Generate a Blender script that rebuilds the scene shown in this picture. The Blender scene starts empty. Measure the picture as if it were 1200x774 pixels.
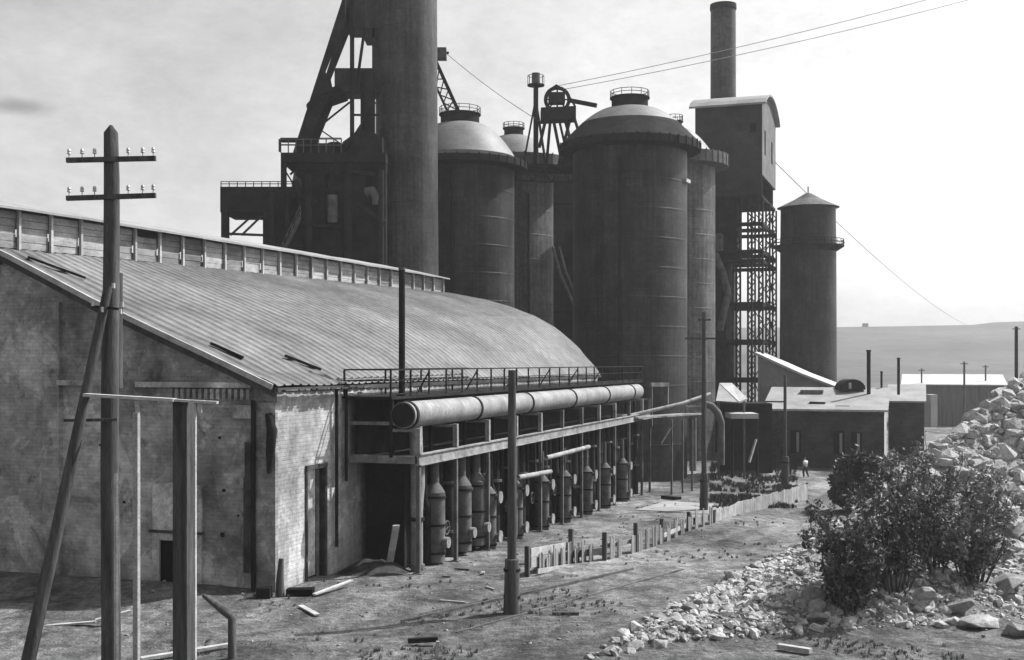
import bpy, bmesh, math, random
from mathutils import Vector, Matrix, noise
R = random.Random(7)
sc = bpy.context.scene
COL = sc.collection
PI = math.pi
H, F, CX, CY = 8.5, 1400.0, 600.0, 425.0

# ------------------------------------------------------------------ frame
def W(px, py, Y):
    return Vector(((px-CX)/F*Y, Y, H-(py-CY)/F*Y))
U = Vector((0.3243, 0.9460, 0)).normalized()      # along the shed, away from the viewer
V = Vector((-U.y, U.x, 0))                         # to the left, across the shed
Z = Vector((0, 0, 1))
C0 = Vector((-8.8, 44.0, 0))
P0 = Vector((-3.8, 48.6, 0))
def S(s, t, z): return C0 + U*s + V*t + Z*z
def T(s, t, z): return P0 + U*s + V*t + Z*z
def sstep(a, b, x):
    x = min(1, max(0, (x-a)/(b-a))); return x*x*(3-2*x)

FA, FB = Vector((1.6, 35.0)), Vector((17.5, 66.0))
fd = (FB-FA).normalized(); fn = Vector((fd.y, -fd.x))     # fn points right, into the heap
def heap(x, y):
    p = Vector((x, y))-FA
    d1 = p.dot(fn)
    q0, q1 = Vector((1.6, 35.4)), Vector((11.0, 37.6))
    fr = (q1-q0).normalized(); nn = Vector((-fr.y, fr.x))
    d2 = (Vector((x, y))-q0).dot(nn)
    if d1 < 0 or d2 < 0: return 0.0
    a = 0.10*d1 if d1 < 3.5 else 0.35+1.05*(d1-3.5)
    b = 0.36*d2 if d2 < 5.0 else 1.8+1.15*(d2-5.0)
    h = min(a, b)
    h = h if h < 7 else 7+2.2*(1-math.exp(-(h-7)/2.2))
    return h*(1-sstep(95, 120, y))
TRK = [(-14, 34.5), (-2.9, 40), (1.5, 45.5), (6.5, 52), (12, 62), (20, 79), (26, 95)]
def track(x, y):
    best = 99; p = Vector((x, y))
    if y < 30 or y > 100 or x < -20: return 99
    for a, b in zip(TRK, TRK[1:]):
        a, b = Vector(a), Vector(b); d = b-a; f = min(1, max(0, (p-a).dot(d)/d.dot(d))); q = (p-a-d*f)
        l = q.length*(1 if q.x*d.y-q.y*d.x > 0 else -1)
        if abs(l) < abs(best): best = l
    return best
def zg(x, y):
    z = -0.03*min(50, max(0, y-45))
    hp = heap(x, y)
    if y < 160:
        z += 0.07*noise.noise(Vector((x*.35, y*.35, 0)))+0.03*noise.noise(Vector((x*1.1, y*1.1, 4)))
        z += 0.35*math.exp(-((x-15.5)**2/22+(y-86)**2/30))
    z += hp
    if y < 100 and hp < .3:
        l = track(x, y); z += -.09*math.exp(-((abs(l)-.8)/.22)**2)+.04*math.exp(-(l/.4)**2)
    if hp > .05:
        k = min(1, hp)
        z += k*(0.45*noise.noise(Vector((x*.33, y*.33, 9)))+0.20*noise.noise(Vector((x*1.0, y*1.0, 5))))
    # bank of rubbish along the gable foot
    g = Vector((x, y, 0))-C0; s, t = g.dot(U), g.dot(V)
    if -6 < s < 1 and t > 1: z += 0.35*math.exp(-((s+1.2)/1.3)**2)*sstep(1, 4, t)
    return z
def G(px, py):
    lo, hi = 15.0, 2000.0
    for _ in range(60):
        m = (lo+hi)/2; p = W(px, py, m)
        if p.z > zg(p.x, p.y): lo = m
        else: hi = m
    p = W(px, py, hi); p.z = zg(p.x, p.y); return p

# ------------------------------------------------------------------ materials
def _n(nt, t, **k):
    n = nt.nodes.new(t)
    for a, v in k.items():
        if a in n.inputs: n.inputs[a].default_value = v
        else: setattr(n, a, v)
    return n
def mat(name, lo, hi, scale=2.0, rough=.85, bump=.3, bscale=None, stretch=(1,1,1), bricks=None, metal=0, rand=.0, fine=.25, spec=.3, cyl=False, wall=None, streak=0, patch=0):
    m = bpy.data.materials.new(name); m.use_nodes = True
    nt = m.node_tree; L = nt.links.new
    b = nt.nodes['Principled BSDF']; b.inputs['Roughness'].default_value = rough
    b.inputs['Metallic'].default_value = metal; b.inputs['Specular IOR Level'].default_value = spec
    tc = _n(nt, 'ShaderNodeTexCoord'); mp = _n(nt, 'ShaderNodeMapping'); mp.inputs['Scale'].default_value = stretch
    L(tc.outputs['Object'], mp.inputs['Vector'])
    n1 = _n(nt, 'ShaderNodeTexNoise', Scale=scale, Detail=6.0, Roughness=.62); L(mp.outputs[0], n1.inputs['Vector'])
    n2 = _n(nt, 'ShaderNodeTexNoise', Scale=scale*9, Detail=4.0, Roughness=.7); L(mp.outputs[0], n2.inputs['Vector'])
    mr = _n(nt, 'ShaderNodeMapRange'); mr.inputs['From Min'].default_value = .3; mr.inputs['From Max'].default_value = .7
    mr.inputs['To Min'].default_value = lo; mr.inputs['To Max'].default_value = hi; L(n1.outputs['Fac'], mr.inputs['Value'])
    f = _n(nt, 'ShaderNodeMapRange'); f.inputs['From Min'].default_value = .3; f.inputs['From Max'].default_value = .7
    f.inputs['To Min'].default_value = 1-fine; f.inputs['To Max'].default_value = 1+fine; L(n2.outputs['Fac'], f.inputs['Value'])
    mu = _n(nt, 'ShaderNodeMath', operation='MULTIPLY'); L(mr.outputs[0], mu.inputs[0]); L(f.outputs[0], mu.inputs[1])
    out = mu.outputs[0]; hsrc = n2.outputs['Fac']
    def mul(a, c):
        k = _n(nt, 'ShaderNodeMath', operation='MULTIPLY'); L(a, k.inputs[0])
        if isinstance(c, (int, float)): k.inputs[1].default_value = c
        else: L(c, k.inputs[1])
        return k.outputs[0]
    if streak:
        ms = _n(nt, 'ShaderNodeMapping'); ms.inputs['Scale'].default_value = (3.2, 3.2, .12); L(tc.outputs['Object'], ms.inputs['Vector'])
        n3 = _n(nt, 'ShaderNodeTexNoise', Scale=1.0, Detail=5.0, Roughness=.7); L(ms.outputs[0], n3.inputs['Vector'])
        k = _n(nt, 'ShaderNodeMapRange'); k.inputs['From Min'].default_value = .35; k.inputs['From Max'].default_value = .65
        k.inputs['To Min'].default_value = 1-streak; k.inputs['To Max'].default_value = 1+streak; L(n3.outputs['Fac'], k.inputs['Value'])
        out = mul(out, k.outputs[0])
    if bricks:
        bw, bh, mortar, msize, amp = bricks
        sep = _n(nt, 'ShaderNodeSeparateXYZ'); L(tc.outputs['Object'], sep.inputs[0])
        comb = _n(nt, 'ShaderNodeCombineXYZ')
        if cyl:
            at = _n(nt, 'ShaderNodeMath', operation='ARCTAN2'); L(sep.outputs['Y'], at.inputs[0]); L(sep.outputs['X'], at.inputs[1])
            L(mul(at.outputs[0], float(cyl)), comb.inputs['X'])
        else:
            d = wall or (1, 0)
            ad = _n(nt, 'ShaderNodeMath', operation='ADD'); L(mul(sep.outputs['X'], d[0]), ad.inputs[0]); L(mul(sep.outputs['Y'], d[1]), ad.inputs[1])
            L(ad.outputs[0], comb.inputs['X'])
        L(sep.outputs['Z'], comb.inputs['Y'])
        br = _n(nt, 'ShaderNodeTexBrick', Scale=1.0); br.inputs['Brick Width'].default_value = bw; br.inputs['Row Height'].default_value = bh
        br.inputs['Mortar Size'].default_value = msize; br.inputs['Mortar Smooth'].default_value = .3
        br.inputs['Color1'].default_value = (1-amp,)*3+(1,); br.inputs['Color2'].default_value = (1+amp,)*3+(1,); br.inputs['Mortar'].default_value = (mortar,)*3+(1,)
        L(comb.outputs[0], br.inputs['Vector'])
        out = mul(out, br.outputs['Color'])
        ad2 = _n(nt, 'ShaderNodeMath', operation='MULTIPLY_ADD'); L(br.outputs['Fac'], ad2.inputs[0]); ad2.inputs[1].default_value = -.8; L(hsrc, ad2.inputs[2]); hsrc = ad2.outputs[0]
    if patch:
        np_ = _n(nt, 'ShaderNodeTexNoise', Scale=.42, Detail=9.0, Roughness=.68, Distortion=.6); L(tc.outputs['Object'], np_.inputs['Vector'])
        k = _n(nt, 'ShaderNodeMapRange'); k.inputs['From Min'].default_value = .50; k.inputs['From Max'].default_value = .53
        k.inputs['To Min'].default_value = 1.0; k.inputs['To Max'].default_value = 1+patch; L(np_.outputs['Fac'], k.inputs['Value']); out = mul(out, k.outputs[0])
        np2 = _n(nt, 'ShaderNodeTexNoise', Scale=1.7, Detail=7.0, Roughness=.7, Distortion=1.0); L(tc.outputs['Object'], np2.inputs['Vector'])
        k = _n(nt, 'ShaderNodeMapRange'); k.inputs['From Min'].default_value = .60; k.inputs['From Max'].default_value = .64
        k.inputs['To Min'].default_value = 1.0; k.inputs['To Max'].default_value = 1-patch*.8; L(np2.outputs['Fac'], k.inputs['Value']); out = mul(out, k.outputs[0])
    if rand:
        oi = _n(nt, 'ShaderNodeObjectInfo'); k = _n(nt, 'ShaderNodeMapRange'); k.inputs['To Min'].default_value = 1-rand; k.inputs['To Max'].default_value = 1+rand
        L(oi.outputs['Random'], k.inputs['Value']); out = mul(out, k.outputs[0])
    L(out, b.inputs['Base Color'])
    if bump:
        bp = _n(nt, 'ShaderNodeBump', Strength=bump, Distance=.05); L(hsrc, bp.inputs['Height']); L(bp.outputs[0], b.inputs['Normal'])
    return m

M = {}
gv, gu = (V.x, V.y), (U.x, U.y)
M['roof'] = mat('corrugated_roof_sheet', .08, .19, .22, .75, .25, rand=0, fine=.25, spec=.2, bricks=(1.86, 1.15, .78, .012, .09), wall=gu)
M['roof2'] = mat('rusty_sheet', .06, .13, .8, .8, .2, spec=.1); M['roof3'] = mat('newer_sheet', .13, .22, .8, .7, .2, spec=.2)
M['trimpale'] = mat('pale_trim', .22, .42, 1.5, .8, .2)
M['trimdark'] = mat('dark_trim', .025, .08, 1.5, .9, .2, spec=.1)
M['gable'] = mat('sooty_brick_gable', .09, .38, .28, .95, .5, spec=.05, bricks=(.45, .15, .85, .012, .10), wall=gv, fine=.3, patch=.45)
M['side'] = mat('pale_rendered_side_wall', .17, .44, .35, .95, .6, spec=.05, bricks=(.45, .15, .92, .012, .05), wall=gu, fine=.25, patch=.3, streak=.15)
M['plaster'] = mat('flaking_plaster', .16, .5, 1.1, .95, .4, fine=.3, patch=.3, spec=.1)
M['hole'] = mat('dark_inside', .008, .016, 1, .95, 0, spec=0)
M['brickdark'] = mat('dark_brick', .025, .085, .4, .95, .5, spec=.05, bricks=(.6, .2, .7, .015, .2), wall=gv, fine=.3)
M['brick_sunlit'] = mat('brick_sunlit_end', .2, .4, .6, .92, .5, bricks=(.6, .2, .8, .015, .1), wall=gu, fine=.3)  # far paler than the front brick: sunlight put into the colour
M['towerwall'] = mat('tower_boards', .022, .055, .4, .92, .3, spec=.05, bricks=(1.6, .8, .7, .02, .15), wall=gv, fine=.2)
M['tower_sunlit'] = mat('tower_sunlit_boards', .06, .12, .4, .85, .3, bricks=(1.6, .8, .75, .02, .15), wall=gu, fine=.2)  # lighter copy of the front boards, the sunlit side painted in
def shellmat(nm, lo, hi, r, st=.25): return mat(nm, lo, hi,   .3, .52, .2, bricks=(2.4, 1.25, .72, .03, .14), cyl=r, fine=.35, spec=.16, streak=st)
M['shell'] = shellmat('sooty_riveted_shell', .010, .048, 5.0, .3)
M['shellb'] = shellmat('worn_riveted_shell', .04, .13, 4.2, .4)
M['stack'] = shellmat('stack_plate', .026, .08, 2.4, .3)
M['plateflat'] = mat('sooty_plate', .02, .065, .5, .7, .2, bricks=(1.6, 1.25, .75, .02, .12), fine=.3, spec=.12, streak=.25)
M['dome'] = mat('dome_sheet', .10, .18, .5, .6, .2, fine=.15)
M['dark'] = mat('soot_and_shade_steel', .01, .032, .8, .9, .2, fine=.3, spec=.05)  # soot black; also paints shade on the pipe end and under the walkway
M['mid'] = mat('weathered_steel', .05, .14, 1.5, .8, .2, fine=.25, spec=.1)
M['lightsteel'] = mat('light_steel', .1, .32, 1.6, .8, .2, fine=.3, spec=.1)
M['pipe'] = mat('dusty_gas_pipe', .11, .25, .9, .6, .25, fine=.3, streak=.15)
M['wood'] = mat('weathered_pole_wood', .035, .11, 2.2, .95, .5, spec=.08, stretch=(3, 3, .25), fine=.35)
M['paleWood'] = mat('pale_board_wood', .22, .42, 2.0, .9, .4, stretch=(1, 1, 1), fine=.3, rand=.15)
M['panel'] = mat('monitor_panel', .12, .3, .9, .9, .3, fine=.3, rand=.45, stretch=(1, 1, 3))
M['paleroof'] = mat('pale_sheet_roof', .3, .45, .6, .7, .2, fine=.1)
M['midroof'] = mat('grey_sheet_roof', .16, .28, .5, .75, .2, fine=.15)
M['plank'] = mat('shed_planks', .08, .16, .8, .9, .3, stretch=(4, 4, .3))
M['stone'] = mat('angular_stone', .16, .42, 1.8, .95, 1.0, fine=.4, rand=.4, spec=.05)
M['leaf'] = mat('dark_leaf', .04, .14, 1.2, .7, 0, fine=.5, spec=.3)
M['leaf2'] = mat('dusty_leaf', .13, .28, 1.2, .7, 0, fine=.5, spec=.3)
M['weed'] = mat('dark_weed', .03, .08, .6, .9, 0, fine=.5, spec=.05)
M['leaf3'] = mat('grey_leaf', .09, .24, 1.2, .8, 0, fine=.5, spec=.15)
M['bark'] = mat('shrub_bark', .04, .09, 5, .9, .4)
M['grass'] = mat('dry_grass', .08, .17, 1, .85, 0, fine=.4)
M['skin'] = mat('skin', .3, .36, 3, .6, 0); M['coat'] = mat('pale_shirt', .45, .6, 6, .9, .2); M['trous'] = mat('dark_trousers', .02, .04, 6, .9, .2)
M['porc'] = mat('insulator_porcelain', .3, .5, 3, .25, 0, spec=.6)
M['hill'] = mat('far_hillside', .025, .085, .012, .95, 0, fine=.35)
M['farhouse'] = mat('far_house_wall', .08, .14, .3, .95, 0)
# ground: layered noise, pale tracks and cinder patches with their own shapes
def groundmat():
    m = bpy.data.materials.new('trodden_cindery_ground'); m.use_nodes = True; nt = m.node_tree; L = nt.links.new
    b = nt.nodes['Principled BSDF']; b.inputs['Roughness'].default_value = .95; b.inputs['Specular IOR Level'].default_value = .15
    tc = _n(nt, 'ShaderNodeTexCoord')
    def nz(s, d, sc=(1, 1, 1), rz=0):
        mp = _n(nt, 'ShaderNodeMapping'); mp.inputs['Scale'].default_value = sc; mp.inputs['Rotation'].default_value = (0, 0, rz); L(tc.outputs['Object'], mp.inputs[0])
        n = _n(nt, 'ShaderNodeTexNoise', Scale=s, Detail=d, Roughness=.65); L(mp.outputs[0], n.inputs['Vector']); return n.outputs['Fac']
    def mr(src, a, c, lo, hi):
        k = _n(nt, 'ShaderNodeMapRange'); k.inputs['From Min'].default_value = a; k.inputs['From Max'].default_value = c
        k.inputs['To Min'].default_value = lo; k.inputs['To Max'].default_value = hi; L(src, k.inputs['Value']); return k.outputs[0]
    def mul(a, c):
        k = _n(nt, 'ShaderNodeMath', operation='MULTIPLY'); L(a, k.inputs[0]); L(c, k.inputs[1]); return k.outputs[0]
    base = mr(nz(.12, 6, (1, .4, 1), math.radians(-40)), .34, .66, .055, .25)
    base = mul(base, mr(nz(.55, 5, (1, .35, 1), math.radians(-45)), .35, .65, .62, 1.35))
    base = mul(base, mr(nz(3.2, 6), .35, .65, .6, 1.35))
    base = mul(base, mr(nz(14, 4), .35, .65, .7, 1.3)); base = mul(base, mr(nz(.9, 7), .42, .56, .62, 1.12))
    at = _n(nt, 'ShaderNodeAttribute'); at.attribute_name = 'heapmask'
    pale = mul(mr(nz(1.2, 6), .3, .7, .17, .42), mr(nz(9, 4), .35, .65, .7, 1.3))
    mx = _n(nt, 'ShaderNodeMix'); L(at.outputs['Fac'], mx.inputs[0]); L(base, mx.inputs[2]); L(pale, mx.inputs[3])
    a2 = _n(nt, 'ShaderNodeAttribute'); a2.attribute_name = 'trackmask'
    tk = mul(mr(nz(2.0, 6), .3, .7, .12, .28), mr(nz(9, 4), .35, .65, .8, 1.2)); tf = mul(a2.outputs['Fac'], mr(nz(.9, 5), .4, .6, .15, .9))
    m2 = _n(nt, 'ShaderNodeMix'); L(tf, m2.inputs[0]); L(mx.outputs[0], m2.inputs[2]); L(tk, m2.inputs[3])
    L(m2.outputs[0], b.inputs['Base Color'])
    bp = _n(nt, 'ShaderNodeBump', Strength=1.0, Distance=.22)
    ad = _n(nt, 'ShaderNodeMath', operation='ADD'); L(nz(2.5, 8), ad.inputs[0]); L(mr(nz(11, 5), 0, 1, 0, .5), ad.inputs[1]); L(ad.outputs[0], bp.inputs['Height']); L(bp.outputs[0], b.inputs['Normal'])
    return m
M['ground'] = groundmat()

# ------------------------------------------------------------------ mesh builder
class MB:
    def __init__(s): s.v = []; s.f = []; s.sm = []
    def add(s, vs, fs, smooth=False):
        n = len(s.v); s.v += [Vector(p) for p in vs]
        for f in fs: s.f.append([i+n for i in f]); s.sm.append(smooth)
        return s
    def obox(s, o, a, b, c):
        o, a, b, c = map(Vector, (o, a, b, c))
        vs = [o, o+a, o+a+b, o+b, o+c, o+a+c, o+a+b+c, o+b+c]
        fs = [(0,3,2,1),(4,5,6,7),(0,1,5,4),(1,2,6,5),(2,3,7,6),(3,0,4,7)]
        if a.cross(b).dot(c) < 0: fs = [f[::-1] for f in fs]
        return s.add(vs, fs)
    def bar(s, p, q, w, h=None, up=Z):
        p, q = Vector(p), Vector(q); h = h or w
        d = (q-p)
        if d.length < 1e-6: return s
        dn = d.normalized(); side = dn.cross(up)
        if side.length < 1e-3: side = Vector(U)
        side.normalize(); u2 = side.cross(dn).normalized()
        return s.obox(p-side*w/2-u2*h/2, d, side*w, u2*h)
    def tube(s, p, q, r0, r1=None, n=16, caps=True):
        p, q = Vector(p), Vector(q); r1 = r0 if r1 is None else r1
        d = (q-p).normalized(); a = d.orthogonal().normalized(); b = d.cross(a)
        c0 = [p+(a*math.cos(2*PI*i/n)+b*math.sin(2*PI*i/n))*r0 for i in range(n)]
        c1 = [q+(a*math.cos(2*PI*i/n)+b*math.sin(2*PI*i/n))*r1 for i in range(n)]
        s.add(c0+c1, [(i, (i+1) % n, n+(i+1) % n, n+i) for i in range(n)], True)
        if caps: s.add(c0, [tuple(range(n))[::-1]]); s.add(c1, [tuple(range(n))])
        return s
    def path(s, pts, r, n=8):
        pts = [Vector(p) for p in pts]; rings = []
        for i, p in enumerate(pts):
            d = (pts[min(i+1, len(pts)-1)]-pts[max(i-1, 0)]).normalized()
            a = d.cross(Vector((.31, .2, .93))).normalized(); b = d.cross(a)
            rr = r[i] if isinstance(r, (list, tuple)) else r
            rings.append([p+(a*math.cos(2*PI*k/n)+b*math.sin(2*PI*k/n))*rr for k in range(n)])
        vs = [v for g in rings for v in g]
        fs = [(i*n+k, i*n+(k+1) % n, (i+1)*n+(k+1) % n, (i+1)*n+k) for i in range(len(pts)-1) for k in range(n)]
        s.add(vs, fs, True); s.add(rings[0], [tuple(range(n))[::-1]]); s.add(rings[-1], [tuple(range(n))])
        return s
    def lathe(s, c, prof, n=64, smooth=True):
        c = Vector(c)
        for (r0, z0), (r1, z1) in zip(prof, prof[1:]):
            a = [c+Vector((r0*math.cos(2*PI*i/n), r0*math.sin(2*PI*i/n), z0)) for i in range(n)]
            b = [c+Vector((r1*math.cos(2*PI*i/n), r1*math.sin(2*PI*i/n), z1)) for i in range(n)]
            if r1 < 1e-4: s.add(a+[c+Vector((0, 0, z1))], [(i, (i+1) % n, n) for i in range(n)], smooth)
            elif r0 < 1e-4: s.add(b+[c+Vector((0, 0, z0))], [((i+1) % n, i, n) for i in range(n)], smooth)
            else: s.add(a+b, [(i, (i+1) % n, n+(i+1) % n, n+i) for i in range(n)], smooth)
        return s
    def build(s, name, m, parent=None, origin=None):
        me = bpy.data.meshes.new(name)
        o0 = ROOT.get(parent.name, Vector((0, 0, 0))) if parent else (Vector(origin) if origin is not None else Vector((0, 0, 0)))
        me.from_pydata([tuple(v-o0) for v in s.v], [], s.f); me.materials.append(m)
        me.polygons.foreach_set('use_smooth', s.sm); me.update()
        o = bpy.data.objects.new(name, me); COL.objects.link(o)
        if parent: o.parent = parent; ROOT[o.name] = o0
        else: o.location = o0; ROOT[o.name] = o0
        return o
ROOT = {}; place_later = []
def tag(o, label=None, cat=None, group=None, kind=None):
    if label: o['label'] = label
    if cat: o['category'] = cat
    if group: o['group'] = group
    if kind: o['kind'] = kind
    return o
def thing(name, label, cat, loc, group=None):
    o = bpy.data.objects.new(name, None); COL.objects.link(o); o.empty_display_size = .3
    o.location = Vector(loc); ROOT[o.name] = Vector(loc)
    return tag(o, label, cat, group)
def copy_tree(o, parent=None):
    c = o.copy(); COL.objects.link(c)
    if parent: c.parent = parent
    for ch in list(o.children): copy_tree(ch, c)
    return c

# ------------------------------------------------------------------ ground, hills
def grid(a, b, st): 
    n = int(round((b-a)/st)); return [a+(b-a)*i/n for i in range(n+1)]
xs = [-1800, -1000, -500, -250, -120, -70]+grid(-45, -12, 3)+grid(-11.5, 34, .38)[0:]+grid(36, 70, 2.5)+[85, 120, 200, 350, 600, 1000, 1800]
ys = [-200, -60, 0, 15, 25]+grid(28, 70, .38)+grid(70.8, 110, .9)+grid(113, 170, 4)+[200, 260, 350, 500, 800, 1200, 1900]
vs = [(x, y, zg(x, y)) for y in ys for x in xs]; nx = len(xs)
fs = [(j*nx+i, j*nx+i+1, (j+1)*nx+i+1, (j+1)*nx+i) for j in range(len(ys)-1) for i in range(nx-1)]
g = MB(); g.add(vs, fs, True); go = g.build('ground', M['ground']); tag(go, 'trodden cindery ground', kind='structure')
at = go.data.attributes.new('heapmask', 'FLOAT', 'POINT')
at.data.foreach_set('value', [min(1.0, heap(x, y)/1.2) for (x, y, z) in vs])

at = go.data.attributes.new('trackmask', 'FLOAT', 'POINT')
at.data.foreach_set('value', [max(0.0, 1-abs(abs(track(x, y))-.8)/.55) for (x, y, z) in vs])
hb = MB(); cols = []
prof = [(-400, 392), (200, 388), (600, 386), (985, 383.5), (1060, 382.5), (1140, 381), (1165, 378), (1200, 377), (1300, 372), (1800, 375), (2300, 392)]
def ridge(px):
    for (a, ya), (b, yb) in zip(prof, prof[1:]):
        if a <= px <= b: return ya+(yb-ya)*(px-a)/(b-a)
    return 385
pxs = [-400+i*13.5 for i in range(200)]
rows = []
for k, (Y, f) in enumerate([(420, 0), (480, .05), (560, .16), (680, .38), (800, .62), (900, .82), (1000, 1.0), (1150, .9), (1400, .3)]):
    row = []
    for px in pxs:
        x = (px-CX)/F*1000*(Y/1000)**.6
        top = H-(ridge(px)-CY)/F*1000
        z = -2.2+(top+2.2)*f
        if 0 < f < 1: z += 2.5*noise.noise(Vector((x*.012, Y*.012, 1)))
        row.append((x, Y, z))
    rows.append(row)
vv = [p for r in rows for p in r]; n = len(pxs)
hb.add(vv, [(j*n+i, j*n+i+1, (j+1)*n+i+1, (j+1)*n+i) for j in range(len(rows)-1) for i in range(n-1)], True)
tag(hb.build('hills', M['hill']), 'long hazy hill ridge across the horizon', kind='structure')

# ------------------------------------------------------------------ shed
SL = 47.0
near = [(0, 7.62), (2.62, 8.72), (4.5, 9.49), (7.9, 10.9), (12.5, 13.0), (15, 13.9)]
far = [(0, 7.6), (1.6, 9.6), (3.3, 11.0), (5, 11.95), (6.7, 12.6), (9, 13.25), (12, 13.8), (15, 14.1)]
def lin(p, t):
    t = min(t, 30-t)
    for (a, za), (b, zb) in zip(p, p[1:]):
        if a <= t <= b: return za+(zb-za)*(t-a)/(b-a)
    return p[-1][1] if t > 7 else p[0][1]
def zr(s, t):
    b = min(1, max(0, s/SL))**.75
    return lin(near, t)*(1-b)+lin(far, t)*b
shed = thing('long_shed', 'long brick shed with curved corrugated roof and raised ridge, beside the pipe trestle', 'shed', S(0, 0, 0))
ro = MB(); per = .62; sub = 6
ns = int(SL/per)*sub; tsteps = [i*30/60 for i in range(61)]
ring = []
for i in range(ns+1):
    s = SL*i/ns; ph = (i % sub)/sub
    bmp = .075*max(0, math.cos(2*PI*ph))**3
    for t in tsteps:
        sag = .05*noise.noise(Vector((s*.4, t*.4, 0)))
        ring.append(S(s, t-.12 if t < 1 else t, zr(s, t)+bmp+sag))
m_ = len(tsteps)
ro.add(ring, [(i*m_+j, (i+1)*m_+j, (i+1)*m_+j+1, i*m_+j+1) for i in range(ns) for j in range(m_-1)], False)
roof = ro.build('roof', M['roof'], shed)
vg = MB()
for i in range(30):
    t0, t1 = i, i+1
    vg.bar(S(-.06, t0, zr(0, t0)-.02), S(-.06, t1, zr(0, t1)-.02), .12, .2)
vg.build('verge_board', M['trimpale'], roof)
vg = MB()
for i in range(30):
    vg.bar(S(.12, i, zr(0, i)-.27), S(.12, i+1, zr(0, i+1)-.27), .16, .26)
vg.build('verge_rafter', M['trimdark'], roof)
ev = MB(); ev.bar(S(-.1, -.2, 7.48), S(SL, -.2, 7.48), .12, .16); ev.build('eave_gutter', M['trimdark'], roof)
# wall shells
gw = MB()
pts = [(t, zr(0, t)-.14) for t in [0.1]+[i for i in range(1, 30)]+[29.9]]
def wallpoly(mb, s0, s1, z0):
    n = len(pts); a = [S(s0, t, z) for t, z in pts]; b = [S(s1, t, z) for t, z in pts]
    a0 = [S(s0, t, z0) for t, z in pts]; b0 = [S(s1, t, z0) for t, z in pts]
    mb.add(a+a0, [(i, i+1, n+i+1, n+i) for i in range(n-1)]); mb.add(b+b0, [(i, n+i, n+i+1, i+1) for i in range(n-1)])
    mb.add(a+b, [(i, n+i, n+i+1, i+1) for i in range(n-1)])
wallpoly(gw, .45, .95, -1.0)
gwall = gw.build('gable_wall', M['gable'], shed)
sw = MB()
# side wall with a doorway gap
def sbox(mb, s0, s1, t0, t1, z0, z1): mb.obox(S(s0, t0, z0), U*(s1-s0), V*(t1-t0), Z*(z1-z0))
sbox(sw, .46, 2.7, .1, .6, -1, 7.4); sbox(sw, 4.15, SL-.1, .1, .6, -2.5, 7.4); sbox(sw, 2.7, 4.15, .1, .6, 4.3, 7.4)
swall = sw.build('side_wall', M['side'], shed)
fw = MB(); sbox(fw, SL-.5, SL-.05, .62, 29.4, -3, 7.4); 
pf = [(t, zr(SL, t)-.14) for t in range(1, 30)]
fw.add([S(SL-.2, t, z) for t, z in pf]+[S(SL-.2, t, 7.3) for t, z in pf], [(i, i+1, len(pf)+i+1, len(pf)+i) for i in range(len(pf)-1)])
sbox(fw, .96, SL-.5, 29.4, 29.9, -2.5, 7.4)
fw.build('rear_wall', M['gable'], shed)
# door in side wall
d = MB(); sbox(d, 2.72, 3.75, .28, .34, .05, 4.28); door = d.build('door', M['plaster'], shed); door['label'] = 'tall pale patched door leaf standing shut'
d = MB(); sbox(d, 3.75, 4.13, .45, .5, -.2, 4.28); d.build('door_gap', M['hole'], shed)
d = MB(); sbox(d, 2.6, 2.72, .03, .3, -.1, 4.3); sbox(d, 4.13, 4.3, .02, .3, -.1, 4.3); sbox(d, 2.6, 4.3, .0, .3, 4.3, 4.48); d.build('frame', M['trimdark'], door)
# corner pier & pilasters, cornice, dentils on the gable
for ta, tb, zt in ((.05, 1.0, 7.0), (9.8, 10.6, 10.9), (19, 20, 11)):
    d = MB(); sbox(d, .25, .46, ta, tb, -.5, zt); d.build('pilaster', M['gable'], shed)
d = MB(); sbox(d, .1, .46, 1.0, 6.1, 7.55, 7.75); sbox(d, .12, .46, 6.9, 9.8, 7.6, 7.8); d.build('cornice', M['plaster'], shed)
d = MB()
for i in range(14): sbox(d, .16, .455, 1.1+i*.26, 1.24+i*.26, 7.12, 7.5)
d.build('dentils', M['gable'], shed)
d = MB(); sbox(d, .3, .46, 1.0, 1.9, 6.4, 6.9); d.build('corner_patch', M['plaster'], shed)
# patched window in the gable
d = MB()
wc = 4.4
arc = [(wc+1.1*math.cos(PI*i/10), 3.75+.14*math.sin(PI*i/10)) for i in range(11)]
sbox(d, .36, .455, 3.3, 5.5, 2.05, 3.75)
a = [S(.36, t, z) for t, z in arc]; b = [S(.455, t, z) for t, z in arc]
d.add(a, [tuple(range(11))]); d.add(a+b, [(i, i+1, 12+i, 11+i) for i in range(10)])
sbox(d, .36, .455, 3.3, 4.3, -.1, 1.93); sbox(d, .36, .455, 5.2, 5.5, -.1, 1.93); sbox(d, .36, .455, 4.3, 5.2, 1.66, 1.93); sbox(d, .36, .455, 4.3, 5.2, -.5, -.2)
win = d.build('window', M['plaster'], shed); win['label'] = 'tall window walled up with pale patched plaster above a dark doorway'
d = MB(); d.obox(S(.43, 4.28, -.2), U*.02, V*.94, Z*1.88); d.build('opening', M['hole'], win)
d = MB(); sbox(d, .28, .36, 3.2, 5.6, 1.95, 2.05); d.build('lintel', M['trimdark'], win)
d = MB(); sbox(d, .30, .40, 4.27, 4.34, -.2, 1.72); sbox(d, .30, .40, 5.16, 5.23, -.2, 1.72); sbox(d, .3, .4, 4.27, 5.23, -.27, -.2); d.build('frame', M['paleWood'], win)
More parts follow.
